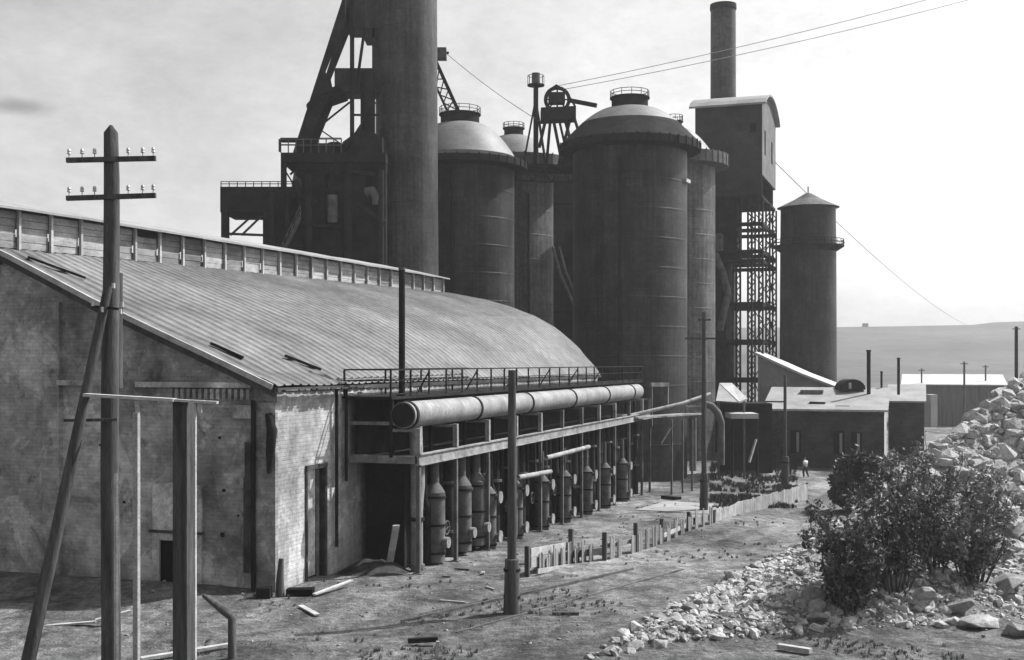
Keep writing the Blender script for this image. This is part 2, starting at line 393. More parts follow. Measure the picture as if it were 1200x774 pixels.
# downpipes, scar
for (s, t, z0, z1, r) in ((.14, .92, -.1, 7.1, .09),): MB().tube(S(s, t, z0), S(s, t, z1), r).build('downpipe', M['dark'], shed)
for (s, z1) in ((4.9, 7.4), (5.75, 7.4)): MB().tube(S(s, -.08, 1.0 if s < 5 else 3.6), S(s, -.08, z1), .07).build('downpipe', M['dark'], shed)
d = MB(); d.obox(S(.4, 1.15, .6), U*.052, V*.35, Z*3.6); d.obox(S(.4, 1.2, 4.0), U*.05, V*.25, Z*1.5); d.build('soot_board', M['trimdark'], shed)
d = MB(); d.path([S(.15, .3, 6.6), S(.1, .1, 6.0), S(.12, .18, 5.2), S(.14, .25, 4.4)], [.12, .2, .17, .08]); d.build('torn_gutter', M['dark'], shed)
for t, z, w in ((2.3, 3.6, .12), (2.35, 1.9, .16), (2.5, 5.6, .1), (1.7, 2.7, .07), (6.8, 3.0, .1), (7.9, 5.2, .1)):
    MB().obox(S(.41, t, z), U*.045, V*w, Z*w).build('putlog_hole', M['hole'], shed)
# loose metal on the roof near the verge
for (s0, t0, s1, t1) in ((.6, 11.6, 1.6, 9.6), (1.0, 3.3, 1.2, 2.0), (4.2, 1.9, 5.2, .8)):
    d = MB(); d.bar(S(s0, t0, zr(s0, t0)+.13), S(s1, t1, zr(s1, t1)+.13), .14, .1); d.build('loose_batten', M['dark'], roof)
for i in range(34):
    s0 = R.uniform(-.1, 7.5); MB().obox(S(s0, -.34-R.uniform(0, .12), 7.44), U*R.uniform(.15, .5), V*.3, Z*.05+V*R.uniform(-.02, .02)).build('ragged_edge', M['roof2'], roof)
# monitor
mon = MB(); mt0, mt1 = 12.6, 17.4
mz = lambda s: 13.05+.75*min(1, max(0, s/SL))**.8
mh = lambda s: mz(s)+1.75-.45*s/SL
sA, sB = -.7, SL+.4
d = MB()
for t in (mt0+.15, mt1-.15):
    d.add([S(sA, t, mz(sA)-.6), S(sB, t, mz(sB)-.6), S(sB, t, mz(sB)+.12), S(sA, t, mz(sA)+.12)], [(0, 1, 2, 3)])
monitor = d.build('ridge_monitor', M['trimdark'], shed)
npan = 25
for i in range(npan):
    s0 = sA+(sB-sA)*i/npan; s1 = sA+(sB-sA)*(i+1)/npan
    dd = MB(); gap = R.random()
    lo0, hi0 = mz(s0)+.1, mh(s0)-.12; lo1, hi1 = mz(s1)+.1, mh(s1)-.12
    nb = 5
    for k in range(nb):
        if R.random() < .10 and 3 < i < 12: continue
        a0 = lo0+(hi0-lo0)*k/nb; b0 = lo0+(hi0-lo0)*(k+.93)/nb; a1 = lo1+(hi1-lo1)*k/nb; b1 = lo1+(hi1-lo1)*(k+.93)/nb
        off = R.uniform(-.02, .02)
        for t in (mt0+.1+off,):
            p = [S(s0+.09, t, a0), S(s1-.09, t, a1), S(s1-.09, t, b1), S(s0+.09, t, b0)]
            dd.add(p+[q+V*.03 for q in p], [(0, 1, 2, 3), (7, 6, 5, 4), (0, 4, 5, 1), (3, 2, 6, 7)])
    dd.build('panel', M['panel'], monitor)
d = MB()
for i in range(npan+1):
    s0 = sA+(sB-sA)*i/npan
    MB().bar(S(s0, mt0, mz(s0)-.3), S(s0, mt0, mh(s0)), .13).build('post', M['paleWood'], monitor)
d = MB()
for sa in (sA, sB):
    d.add([S(sa, mt0+.1, mz(sa)-.5), S(sa, mt1-.1, mz(sa)-.5), S(sa, mt1-.1, mh(sa)), S(sa, (mt0+mt1)/2, mh(sa)+.6), S(sa, mt0+.1, mh(sa))], [(0, 1, 2, 3, 4)])
d.build('end_wall', M['panel'], monitor)
d = MB(); nseg = 24
for i in range(nseg):
    s0 = sA-.3+(sB-sA+.6)*i/nseg; s1 = sA-.3+(sB-sA+.6)*(i+1)/nseg
    w0 = .05*noise.noise(Vector((s0*.7, 0, 0)))
    w1 = .05*noise.noise(Vector((s1*.7, 0, 0)))
    for (ta, tb, za, zb) in ((mt0-.45, 15, -.02, .62), (15, mt1+.45, .62, -.02)):
        p = [S(s0, ta, mh(s0)+za+w0), S(s1, ta, mh(s1)+za+w1), S(s1, tb, mh(s1)+zb+w1), S(s0, tb, mh(s0)+zb+w0)]
        d.add(p+[q-Z*.1 for q in p], [(0, 1, 2, 3), (7, 6, 5, 4), (0, 4, 5, 1), (1, 5, 6, 2), (2, 6, 7, 3), (3, 7, 4, 0)])
d.build('monitor_roof', M['midroof'], monitor)

# ------------------------------------------------------------------ trestle, gas main, burner columns
TL = 44.0
tr = thing('trestle', 'long steel trestle with railed upper walkway along the shed, carrying the fat gas pipe', 'trestle', T(0, 0, 0))
def tbox(mb, s0, s1, t0, t1, z0, z1): mb.obox(T(s0, t0, z0), U*(s1-s0), V*(t1-t0), Z*(z1-z0))
d = MB(); tbox(d, -.05, TL, -.05, .05, 4.34, 4.72); tbox(d, -.05, TL, -.12, .12, 4.72, 4.77); tbox(d, -.05, TL, -.12, .12, 4.29, 4.34)
d.build('lower_girder', M['lightsteel'], tr)
d = MB(); tbox(d, -.05, .05, .14, 3.1, 4.36, 4.68); tbox(d, -.05, .03, .2, 3.1, 5.92, 6.06); d.build('end_beam', M['pipe'], tr)
d = MB(); tbox(d, .1, TL-.1, .14, 3.1, 4.45, 4.6); d.build('lower_deck', M['dark'], tr)
d = MB(); tbox(d, -.3, TL+2, 1.05, 3.3, 6.98, 7.1); d.build('upper_deck', M['dark'], tr)
d = MB(); tbox(d, .3, TL, 2.9, 3.0, 4.62, 6.96); d.build('shade_sheet', M['dark'], tr)  # dark sheet added to paint the shade below the upper deck
st = [0.0]+[4.1*i for i in range(1, 11)]+[TL-.3]
for s in st:
    p = MB(); p.bar(T(s, 0, 4.78), T(s, 0, 5.8), .2, .2); p.bar(T(s, 0, 5.72), T(s, 1.2, 5.72), .12, .12); p.build('saddle_post', M['lightsteel'] if R.random() < .7 else M['mid'], tr)
    z0 = zg(*T(s, 0, 0).xy)
    p = MB(); p.bar(T(s, 0, z0-.2), T(s, 0, 4.28), .16, .16); p.bar(T(s-.18, 0, z0+.02), T(s+.18, 0, z0+.02), .36, .05); p.build('leg', M['mid'], tr)
    p = MB(); p.bar(T(s, 1.2, 4.6), T(s, 1.2, 6.97), .15, .15); p.build('upper_post', M['dark'], tr)
# railing
rl = MB()
for z, w in ((8.2, .06), (7.75, .045), (7.2, .05)): rl.bar(T(-.3, 1.1, z), T(TL+2, 1.1, z), w)
for z, w in ((8.2, .06), (7.75, .045)): rl.bar(T(-.3, 1.1, z), T(-.3, 3.2, z), w); rl.bar(T(-.3, 3.2, z), T(14, 3.2, z), w)
rail = rl.build('railing', M['dark'], tr)
for i in range(24):
    s = -.3+i*2.0; p = MB(); p.bar(T(s, 1.1, 7.1), T(s, 1.1, 8.2), .07); 
    if i % 3 == 2: p.bar(T(s, 1.1, 8.1), T(s+.5, 1.9, 7.1), .05)
    p.build('railing_post', M['dark'], rail)
for s in (-.3, 3.7, 7.7, 11.7): MB().bar(T(s, 3.2, 7.1), T(s, 3.2, 8.2), .07).build('railing_post', M['dark'], rail)
gm = thing('gas_main', 'fat pale riveted gas pipe lying along the trestle below the walkway', 'pipe', T(-.3, .5, 5.82))
MB().tube(T(-.35, .52, 6.36), T(41.6, .52, 6.36), .54, n=40).build('pipe', M['pipe'], gm)
MB().tube(T(-.42, .52, 6.36), T(-.352, .52, 6.36), .5, n=40).build('shaded_end_cap', M['dark'], gm)  # dark colour paints in the shade on the pipe's end face
for s in (-.1, 7.4, 15.2, 23.5, 31.5, 38.8): MB().tube(T(s-.09, .52, 6.36), T(s+.09, .52, 6.36), .585, n=40).build('flange', M['dark'], gm)
MB().path([T(.75, .45, 5.85), T(.75, .42, 5.0), T(.75, .42, 4.6)], .27, 16).build('branch_pipe', M['pipe'], gm)
# boiler casings under the deck, and burner columns before them
bc = thing('boiler_casing', 'sooty dark boiler casing set back under the trestle deck', 'boiler casing', T(1, 1.2, 0))
d = MB(); tbox(d, 1.4, TL, 1.25, 3.05, -2.4, 4.28); d.build('casing', M['dark'], bc)
for i in range(10):
    s = 3.2+i*4.1; d = MB()
    n = 12; arc = [(s+1.1*math.cos(PI*k/n), 1.6+1.0*math.sin(PI*k/n)) for k in range(n+1)]+[(s-1.1, .1), (s+1.1, .1)]
    a = [T(q, 1.2, z) for q, z in arc]; b = [T(q, 1.26, z) for q, z in arc]; nn = len(arc)
    d.add(a, [tuple(range(nn))]); d.add(a+b, [(k, (k+1) % nn, nn+(k+1) % nn, nn+k) for k in range(nn)])
    d.build('fire_door', M['hole'], bc)
vc = 0
for i in range(10):
    s = 2.2+i*4.1; z0 = zg(*T(s, .9, 0).xy)
    MB().path([T(s, .75, 4.4), T(s, .75, 2.6), T(s+.4, .7, 2.1), T(s+.4, .7, z0-.1)], .2, 12).build('feed_pipe', M['dark'], bc)
    for q_, rr_ in ((1.1, .28), (2.1, .17), (3.1, .3)): MB().path([T(s+q_, .85, 4.4), T(s+q_, .85, 1.6), T(s+q_, .85, z0-.1)], [rr_*.8, rr_, rr_], 14).build('standpipe', M['dark'], bc)
    for q_, z_ in ((1.1, 2.6), (3.1, 3.1), (3.1, .9)): MB().tube(T(s+q_, .85, z_-.06), T(s+q_, .85, z_+.06), .38, n=16).build('pipe_flange', M['mid'], bc)
    MB().path([T(s+1.0, 1.1, 3.4), T(s+3.0, 1.1, 3.4)], .1, 8).build('cross_pipe', M['mid'], bc)
    d = MB(); d.tube(T(s+2.1, .5, 1.2), T(s+2.1, .9, 1.2), .05, n=8)
    for k in range(14):
        a0, a1 = 2*PI*k/14, 2*PI*(k+1)/14
        d.bar(T(s+2.1+.3*math.cos(a0), .5, 1.2+.3*math.sin(a0)), T(s+2.1+.3*math.cos(a1), .5, 1.2+.3*math.sin(a1)), .05)
        if k % 4 == 0: d.bar(T(s+2.1, .5, 1.2), T(s+2.1+.3*math.cos(a0), .5, 1.2+.3*math.sin(a0)), .035)
    d.build('hand_wheel', M['mid'], bc)
# dark downcomer near the front end
dc = thing('upright_duct', 'patched upright duct with a bend at the near end of the trestle', 'duct', T(.75, .4, zg(*T(.75, .4, 0).xy)))
MB().path([T(.95, .45, 4.3), T(.95, .45, 3.3), T(.8, .42, 2.7), T(.75, .4, 2.3), T(.75, .4, -.1)], [.3, .3, .27, .25, .25], 16).build('duct_body', M['pipe'], dc)
MB().tube(T(.75, .4, 1.95), T(.75, .4, 2.1), .31).build('collar', M['dark'], dc)
MB().tube(T(.75, .4, .0), T(.75, .4, .15), .33).build('base_flange', M['mid'], dc)
names = ['nearest the upright duct', 'second from the near end', 'third from the near end', 'middle one of the seven', 'third from the far end', 'second from the far end', 'farthest one, by the open yard']
upx = [587, 618, 648.5, 674, 699, 720, 740]
b0 = thing('burner_column', 'x', 'burner', (0, 0, 0), 'burner columns under the trestle')
MB().tube((0, 0, -.1), (0, 0, 2.6), .4, n=24).tube((0, 0, 2.6), (0, 0, 2.9), .4, .16, n=24).build('body', M['mid'], b0)
MB().path([(0, 0, 2.75), (0, 0, 3.6), (0, 0, 4.2)], .12, 10).build('riser', M['mid'], b0)
for z in (.55, 2.42):
    h = MB(); o = -V*.36
    h.tube(o+Z*z, -V*.62+Z*z, .12, n=20); hp = h.build('port', M['mid'], b0)
    MB().tube(-V*.62+Z*z, -V*.67+Z*z, .29, n=24).build('flange_disc', M['lightsteel'], hp)
for z in (.15, 1.5, 2.55): MB().tube((0, 0, z-.04), (0, 0, z+.04), .44, n=24).build('band', M['dark'], b0)
for i, px in enumerate(upx):
    k = (px-600)/F; Y = 20.0/(.3428-k); X = k*Y
    o = b0 if i == 0 else copy_tree(b0)
    p = Vector((X, Y, 0))+V*.66; o.location = (p.x, p.y, zg(p.x, p.y)+.05)
    o['label'] = 'iron burner column with two round flanges under the trestle, '+names[i]
dr = thing('scrubber_drum', 'dark upright drum nearest the upright duct under the trestle', 'drum', T(3.0, .55, -.1), 'upright drums in the near bays')
MB().tube(T(3.0, .55, -.1), T(3.0, .55, 2.9), .46, n=24).tube(T(3.0, .55, 2.9), T(3.0, .55, 3.3), .46, .2, n=24).tube(T(3.0, .55, 3.3), T(3.0, .55, 4.3), .2, n=16).build('drum_body', M['mid'], dr)
for z in (.3, 1.5, 2.7): MB().tube(T(3.0, .55, z-.05), T(3.0, .55, z+.05), .5, n=24).build('band', M['dark'], dr)
MB().tube(T(3.0, .1, .75), T(3.0, -.12, .75), .24, n=20).build('manhole', M['lightsteel'], dr)
for s_, lb_ in ((6.2, 'second upright drum from the near end under the trestle'), (8.1, 'third upright drum from the near end, beside the first burner column')):
    o = copy_tree(dr); o.location = Vector(o.location)+U*(s_-3.0); o['label'] = lb_
for (pxa, ya, pxb, yb, i) in ((607, 560, 645, 553, 0), (640, 537, 690, 524, 1)):
    Ya, Yb = 20.0/(.3428-(pxa-600)/F), 20.0/(.3428-(pxb-600)/F)
    a, b = W(pxa, ya, Ya), W(pxb, yb, Yb)
    hr = thing('header_pipe', ['pale crosswise feed pipe over the nearer burner columns', 'longer pale feed pipe over the middle burner columns'][i], 'pipe', a, 'feed pipes over the burners')
    MB().tube(a, b, .13, n=14).build('pipe_run', M['lightsteel'], hr)
    d = MB()
    for q in (a, (a+b)/2, b): d.bar(q, q+Z*(4.3-q.z), .05)
    d.build('hangers', M['dark'], hr)
M['cinder'] = mat('cinder', .02, .07, 3, .95, 1.0, fine=.5, spec=.05)
ah = MB(); ac = T(-.2, 1.9, 0); ac.z = zg(ac.x, ac.y); nn_ = 28; rings_ = []
for k in range(9):
    f = k/8
    for i in range(nn_):
        a_ = 2*PI*i/nn_; rr = 1.9*f*(1+.18*noise.noise(Vector((math.cos(a_)*1.5, math.sin(a_)*1.5, 3)))); x_, y_ = ac.x+rr*math.cos(a_), ac.y+rr*math.sin(a_)*.8
        rings_.append((x_, y_, ac.z-.1+.6*(1-f*f)**1.5+.22*noise.noise(Vector((x_*1.8, y_*1.8, 1)))*(1-f)+.08*noise.noise(Vector((x_*7, y_*7, 1)))*(1-f*.7)))
ah.add(rings_, [(k*nn_+i, k*nn_+(i+1) % nn_, (k+1)*nn_+(i+1) % nn_, (k+1)*nn_+i) for k in range(8) for i in range(nn_)], True)
tag(ah.build('cinder_pile', M['cinder'], origin=ac), 'low dark pile of cinders between the shed door and the leaning plank', 'cinder pile')
# thin flue on the deck
fl = thing('thin_flue', 'tall thin black flue pipe rising from the trestle walkway, before the shed roof', 'flue', T(1.4, 1.5, 7.1))
q = W(471, 466, 50.2); fl.location = (q.x, q.y, 7.1); ROOT[fl.name] = Vector((q.x, q.y, 7.1))
MB().tube((q.x, q.y, 7.1), (q.x, q.y, 12.45), .135, n=16).build('pipe_shaft', M['dark'], fl)
MB().tube((q.x, q.y, 7.1), (q.x, q.y, 7.2), .24, n=16).build('base_plate', M['dark'], fl)
MB().tube((q.x, q.y, 12.38), (q.x, q.y, 12.48), .15, n=16).build('rim', M['mid'], fl)
# leaning plank, beam
a, b = G(455, 670), W(463, 618, 47.8)
o = MB().bar(a, b+Vector((0, .5, 0)), .28, .07).build('leaning_plank', M['paleWood'], origin=a); tag(o, 'pale wide plank leaning in the dark opening beside the upright duct', 'plank')
# far end of trestle: walkway, inclined pipe, bent ducts
fr = thing('pipe_bridge', 'light pipe bridge on thin props between the trestle end and the big stove', 'pipe bridge', W(787, 580, 86))
a, b = W(740, 490, 85), W(815, 485, 92)
MB().bar(a, b, 1.2, .12).build('deck', M['lightsteel'], fr)
for px, y0, y1, Y in ((787, 492, 588, 87), (800, 492, 584, 88), (811, 492, 560, 90)):
    p = W(px, y0, Y); MB().bar(p, Vector((p.x, p.y, zg(p.x, p.y)-.1)), .14).build('prop', M['mid'], fr)
MB().bar(W(787, 500, 87), W(775, 520, 86), .1).build('brace', M['mid'], fr)
ip = MB().path([W(680, 494, 84), W(740, 487, 86), W(800, 473, 88), W(832, 462, 90)], .14, 10).build('sloping_pipe', M['lightsteel'], origin=W(680, 494, 84)); tag(ip, 'thin pale pipe sloping up from the trestle past the big stove', 'pipe')
bd = thing('bent_duct', 'bent duct dropping to the yard at the foot of the big stove', 'duct', W(846, 560, 95))
MB().path([W(826, 474, 96), W(834, 476, 96), W(841, 484, 96), W(845, 495, 96), W(845, 545, 96)], .3, 12).build('duct_body', M['mid'], bd)
MB().path([W(808, 478, 92), W(812, 486, 92), W(812, 500, 92), W(812, 552, 92)], .28, 12).build('branch', M['mid'], bd)
MB().obox(W(804, 490, 91.5), (.8, 0, 0), (0, .5, 0), (0, 0, .9)).build('valve_box', M['lightsteel'], bd)
pt = thing('end_portal', 'pale steel frame closing the far end of the trestle', 'frame', W(781, 476, 90))
MB().bar(W(762, 451, 90), W(783, 451, 91), .25, .3).build('beam', M['lightsteel'], pt); MB().bar(W(781, 452, 91), W(781, 476, 91), .35, .3).build('post', M['mid'], pt)
MB().bar(W(763, 452, 90), W(763, 500, 90), .2, .2).build('post', M['mid'], pt)

# ------------------------------------------------------------------ stoves
def stove(label, pxc, Y, r, z, mt, cap, railh=.8, skirt_m='dark', gal=None):
    x = (pxc-CX)/F*Y; c = Vector((x, Y, -3)); t = thing('hot_blast_stove', label, 'stove', c, 'hot blast stoves')
    k = lambda prof: [(a, b+3) for a, b in prof]
    shell = MB().lathe(c, k([(r, -3), (r, z['gal']-.1)]), 96); 
    for i in range(1, 12):
        zz = -1+i*2.5
        if zz < z['gal']-1: shell.lathe(c, k([(r, zz-.09), (r+.012, zz-.07), (r+.012, zz+.07), (r, zz+.09)]), 96)
    shell.build('shell', mt, t)
    R_ = z['R']
    d = MB().lathe(c, k([(r-.01, z['gal']-.12), (R_, z['gal']), (R_, z['gal']+z['lip']), (z['rs'], z['dome0']), (z['rs']-.02, z['dome0']-.3)]), 96); n = 40
    for i in range(n):
        a = 2*PI*i/n; e = Vector((math.cos(a), math.sin(a), 0))
        d.bar(c+e*(R_+.03)+Z*(z['gal']+3), c+e*(R_+.03)+Z*(z['gal']+3+z['lip']+.1), .1, .1, up=e)
    d.build('gallery_skirt', M[skirt_m], t)
    dp = []; n = 9
    for i in range(n+1):
        f = i/n; rr = z['rs']*(1-f)+cap*f
        dp.append((rr, z['dome0']+(z['top']-z['dome0'])*math.sin(f*PI/2)**.95))
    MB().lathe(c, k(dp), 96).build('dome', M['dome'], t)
    cp = MB().lathe(c, k([(cap+.1, z['top']-.3), (cap+.1, z['top']+z['ch']), (cap+.25, z['top']+z['ch']), (cap+.25, z['top']+z['ch']+.12), (0, z['top']+z['ch']+.2)]), 40).build('cap', M['dark'], t)
    d = MB(); zt = z['top']+z['ch']+3.12
    for i in range(12):
        a = 2*PI*i/12; e = Vector((math.cos(a), math.sin(a), 0)); e2 = Vector((math.cos(a+PI/6), math.sin(a+PI/6), 0))
        d.bar(c+e*(cap+.2)+Z*zt, c+e*(cap+.2)+Z*(zt+railh), .05)
        for f in (1, .5): d.bar(c+e*(cap+.2)+Z*(zt+railh*f), c+e2*(cap+.2)+Z*(zt+railh*f), .05)
    d.build('cap_railing', M['mid'], t)
    return t, c
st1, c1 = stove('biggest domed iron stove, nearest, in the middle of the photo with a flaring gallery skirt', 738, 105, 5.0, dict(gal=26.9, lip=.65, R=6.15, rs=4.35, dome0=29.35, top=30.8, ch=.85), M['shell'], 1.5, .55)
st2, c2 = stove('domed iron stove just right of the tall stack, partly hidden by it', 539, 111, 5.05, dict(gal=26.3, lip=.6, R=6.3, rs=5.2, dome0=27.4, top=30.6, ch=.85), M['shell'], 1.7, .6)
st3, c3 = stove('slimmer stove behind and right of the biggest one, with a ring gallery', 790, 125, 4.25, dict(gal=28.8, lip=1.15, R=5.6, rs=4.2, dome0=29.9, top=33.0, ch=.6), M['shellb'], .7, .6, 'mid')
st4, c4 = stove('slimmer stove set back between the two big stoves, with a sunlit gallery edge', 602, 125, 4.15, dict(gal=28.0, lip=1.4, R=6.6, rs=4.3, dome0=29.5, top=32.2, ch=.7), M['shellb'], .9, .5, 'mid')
for (t_, c_, r_, ang) in ((st1, c1, 5.0, -105), (st2, c2, 5.05, -95), (st4, c4, 4.15, -70)):
    e = Vector((math.cos(math.radians(ang)), math.sin(math.radians(ang)), 0)); b_ = c_+e*(r_+.28); b_.z = -2
    MB().path([b_, b_+Z*14, b_+Z*27.6], .13 if t_ is not st1 else .1, 8).build('riser_pipe', M['dark'], t_)
e = Vector((math.cos(math.radians(-125)), math.sin(math.radians(-125)), 0)); sd_ = Vector((-e.y, e.x, 0)); d = MB()
for sgn in (-.22, .22): d.bar(c1+e*5.2+sd_*sgn, c1+e*5.2+sd_*sgn+Z*29.5, .06)
for i in range(70): d.bar(c1+e*5.2-sd_*.22+Z*(1+i*.4), c1+e*5.2+sd_*.22+Z*(1+i*.4), .04)
d.build('ladder', M['dark'], st1)
e = Vector((math.cos(math.radians(-28)), math.sin(math.radians(-28)), 0)); MB().obox(c1+e*4.95+Z*27.0, e*.3, Vector((-e.y, e.x, 0))*1.0, Z*.3).build('name_plate', M['paleroof'], st1)
# bridge between the stove tops
br = thing('gallery_bridge', 'dark steel bridge joining the stove tops under the sheave frame', 'bridge', W(655, 200, 118))
a, b = W(570, 196, 117), W(700, 200, 117)
MB().bar(a, b, 3.6, .35).build('deck', M['dark'], br)
d = MB(); n = 12
for i in range(n):
    p, q = a.lerp(b, i/n)-Z*.2-Vector((0, 1.7, 0)), a.lerp(b, (i+1)/n)-Z*.2-Vector((0, 1.7, 0))
    d.bar(p, q-Z*1.3 if i % 2 == 0 else q, .12) if i % 2 == 0 else d.bar(p-Z*1.3, q, .12)
d.bar(a-Z*1.5-Vector((0, 1.7, 0)), b-Z*1.5-Vector((0, 1.7, 0)), .16)
d.build('truss', M['dark'], br)
MB().obox(W(660, 196, 115), (3.4, 0, 0), (0, 2.6, 0), (0, 0, 1.2)).build('machine_box', M['dark'], br)
el = thing('skip_tower', 'dark plated tower squeezed between the biggest stove and the set-back stove', 'tower', W(662, 560, 133))
a = W(640, 560, 133); MB().obox((a.x, 133, -3), (W(690, 0, 133).x-a.x, 0, 0), (0, 5, 0), (0, 0, 33)).build('plated_body', M['shell'], el)
for z0 in (8, 14, 20, 26): MB().obox((a.x-.1, 132.9, z0), (4.9, 0, 0), (0, .1, 0), (0, 0, .25)).build('band', M['dark'], el)
dp = thing('slanting_pipes', 'pair of pale slanting pipes descending between the stoves', 'pipes', W(650, 292, 115))
for dx in (0, 7): MB().path([W(648+dx, 290, 118), W(656+dx, 320, 116), W(676+dx, 366, 113)], .16, 8).build('pipe_run', M['mid'], dp)
# sheave frame
hf = thing('sheave_frame', 'steel headframe with round sheave wheel and outstretched jib above the stove tops', 'headframe', W(655, 195, 117))
Yh = 117
d = MB()
for (x0, y0, x1, y1, dy) in ((640, 138, 632, 165, -1), (648, 138, 660, 190, -1), (672, 135, 690, 185, -1), (662, 140, 676, 185, 1), (645, 140, 640, 190, 1), (668, 140, 655, 185, -1), (655, 140, 668, 188, 0)):
    d.bar(W(x0, y0, Yh), W(x1, y1+8, Yh+dy), .22)
d.build('leg', M['dark'], hf)
MB().obox(W(634, 140, Yh-1), (3.4, 0, .15), (0, 2.4, 0), (0, 0, 1.15)).build('platform', M['dark'], hf)
d = MB(); c = W(653, 117, Yh); n = 24; rr = 1.15
for i in range(n):
    a0, a1 = 2*PI*i/n, 2*PI*(i+1)/n
    d.bar(c+Vector((math.cos(a0)*rr, 0, math.sin(a0)*rr)), c+Vector((math.cos(a1)*rr, 0, math.sin(a1)*rr)), .34, .2, up=Vector((0, 1, 0)))
for i in range(8): d.bar(c, c+Vector((math.cos(i*PI/4)*rr, 0, math.sin(i*PI/4)*rr)), .12)
d.build('sheave_wheel', M['dark'], hf)
MB().obox(W(643, 120, Yh-.6), (1.6, 0, 0), (0, 1.4, 0), (0, 0, 1.0)).build('cabin', M['dark'], hf)
d = MB(); d.path([W(640, 120, Yh), W(643, 106, Yh), W(652, 100, Yh), (W(664, 108, Yh)), W(674, 125, Yh)], .1, 6); d.build('hood', M['dark'], hf)
MB().bar(W(668, 118, Yh), W(699, 124, Yh-1), .35, .4).build('jib', M['dark'], hf)
# mast with lantern platform
ms = thing('lookout_mast', 'slender mast with a small railed crow nest beside the sheave frame', 'mast', W(628, 190, 118))
MB().tube(W(628, 195, 118), W(628, 88, 118), .26, .24).build('pole', M['dark'], ms)
d = MB(); d.bar(W(627, 120, 118), W(613, 195, 118), .18); d.bar(W(629, 125, 118), W(640, 195, 119), .18); d.build('brace', M['dark'], ms)
d = MB(); c = W(628, 101, 118); d.lathe(c, [(0, 0), (.85, 0), (.85, .12), (0, .12)], 20); d.build('nest_floor', M['dark'], ms)
d = MB()
for i in range(10):
    e = Vector((math.cos(i*PI/5), math.sin(i*PI/5), 0))*.8; e2 = Vector((math.cos((i+1)*PI/5), math.sin((i+1)*PI/5), 0))*.8
    d.bar(c+e, c+e+Z*1.0, .05); d.bar(c+e+Z*1.0, c+e2+Z*1.0, .05)
d.tube(c+Z*.1, c+Z*1.25, .42, n=12); d.build('nest_railing', M['mid'], ms)
# lattice jib by the stack
lj = thing('lattice_hoist', 'raking lattice hoist frame with a small cabin, poking out right of the tall stack', 'hoist', W(525, 128, 113))
d = MB(); A = [W(509, 68, 113), W(537, 130, 113)]; B = [W(503, 84, 113), W(524, 130, 113)]
d.bar(*A, .32); d.bar(*B, .22)
for i in range(5):
    f0, f1 = i/5, (i+1)/5; d.bar(A[0].lerp(A[1], f0), B[0].lerp(B[1], f1), .1); d.bar(B[0].lerp(B[1], f0), A[0].lerp(A[1], f1), .1)
d.build('lattice', M['dark'], lj)
MB().obox(W(511, 68, 112.3), (.95, 0, 0), (0, 1.2, 0), (0, 0, 1.0)).build('cabin', M['mid'], lj)
MB().bar(W(496, 66, 113), W(526, 62, 113), .2).build('top_beam', M['dark'], lj)

# ------------------------------------------------------------------ tall stack and blast furnace
c = W(476.5, 425, 103); c.z = -3
sk = thing('tall_stack', 'thick tall iron smokestack running out of the top of the photo', 'smokestack', c)
MB().lathe(c, [(2.92, 0), (2.78, 14), (2.68, 28), (2.58, 56), (2.58, 56), (2.55, 56.1), (2.55, 56.5), (2.1, 56.5), (2.1, 50)], 96).build('shaft', M['stack'], sk)
YF = 101
fc = W(392, 425, 104); fc.z = -3
bf = thing('blast_furnace', 'dark blast furnace with stepped platforms and raking top tower left of the tall stack', 'furnace', fc)
MB().lathe(fc, [(5.6, 0), (5.6, 9), (4.9, 12), (4.6, 17), (4.1, 24), (3.3, 29.2), (0, 29.4)], 64).build('furnace_body', M['shell'], bf)
def fbox(mb, px0, y0, px1, y1, Y0, Y1):
    a = W(px0, y1, Y0); b = W(px1, y0, Y0); mb.obox(a, (b.x-a.x, 0, 0), (0, Y1-Y0, 0), (0, 0, b.z-a.z)); return mb
fbox(fbox(MB(), 329, 179, 452, 190, 98, 108), 346, 190, 452, 205, 98.5, 108).build('upper_platform', M['dark'], bf)
fbox(fbox(MB(), 354, 205, 381, 219, 98.6, 106), 386, 205, 452, 219, 98.6, 106).build('upper_housing', M['dark'], bf)
fbox(MB(), 308, 219, 452, 345, 98.4, 108).build('cast_house_wall', M['dark'], bf)
fbox(MB(), 258, 219, 308, 249, 98.6, 104).build('gallery_girder', M['dark'], bf)
fbox(MB(), 259, 249, 267, 330, 98.8, 99.4).build('gallery_post', M['dark'], bf); fbox(MB(), 259, 249, 267, 330, 103, 103.6).build('gallery_post', M['dark'], bf)
d = MB(); d.bar(W(270, 276, 101), W(299, 250, 101), .16); d.bar(W(283, 276, 101), W(308, 252, 101), .16); d.bar(W(262, 274, 101), W(312, 276, 101), .2); d.build('gallery_brace', M['mid'], bf)
d = MB(); fbox(d, 329, 190, 335, 219, 98.2, 98.6); fbox(d, 329, 190, 335, 219, 105, 105.4); d.build('platform_post', M['dark'], bf)
d = MB()
def railrun(mb, pa, pb, h=1.1, n=6, w=.07):
    for f in (1, .55): mb.bar(pa+Z*h*f, pb+Z*h*f, w)
    for i in range(n+1): q = pa.lerp(pb, i/n); mb.bar(q, q+Z*h, w)
railrun(d, W(329, 179, 98.1), W(400, 179, 98.1), 1.1, 8); railrun(d, W(329, 179, 107.5), W(400, 179, 107.5), 1.3, 8); railrun(d, W(329, 179, 98.1), W(327, 178, 107.5), 1.1, 4)
railrun(d, W(259, 219, 98.7), W(345, 219, 98.7), .42, 9, .06); d.build('railing', M['mid'], bf)
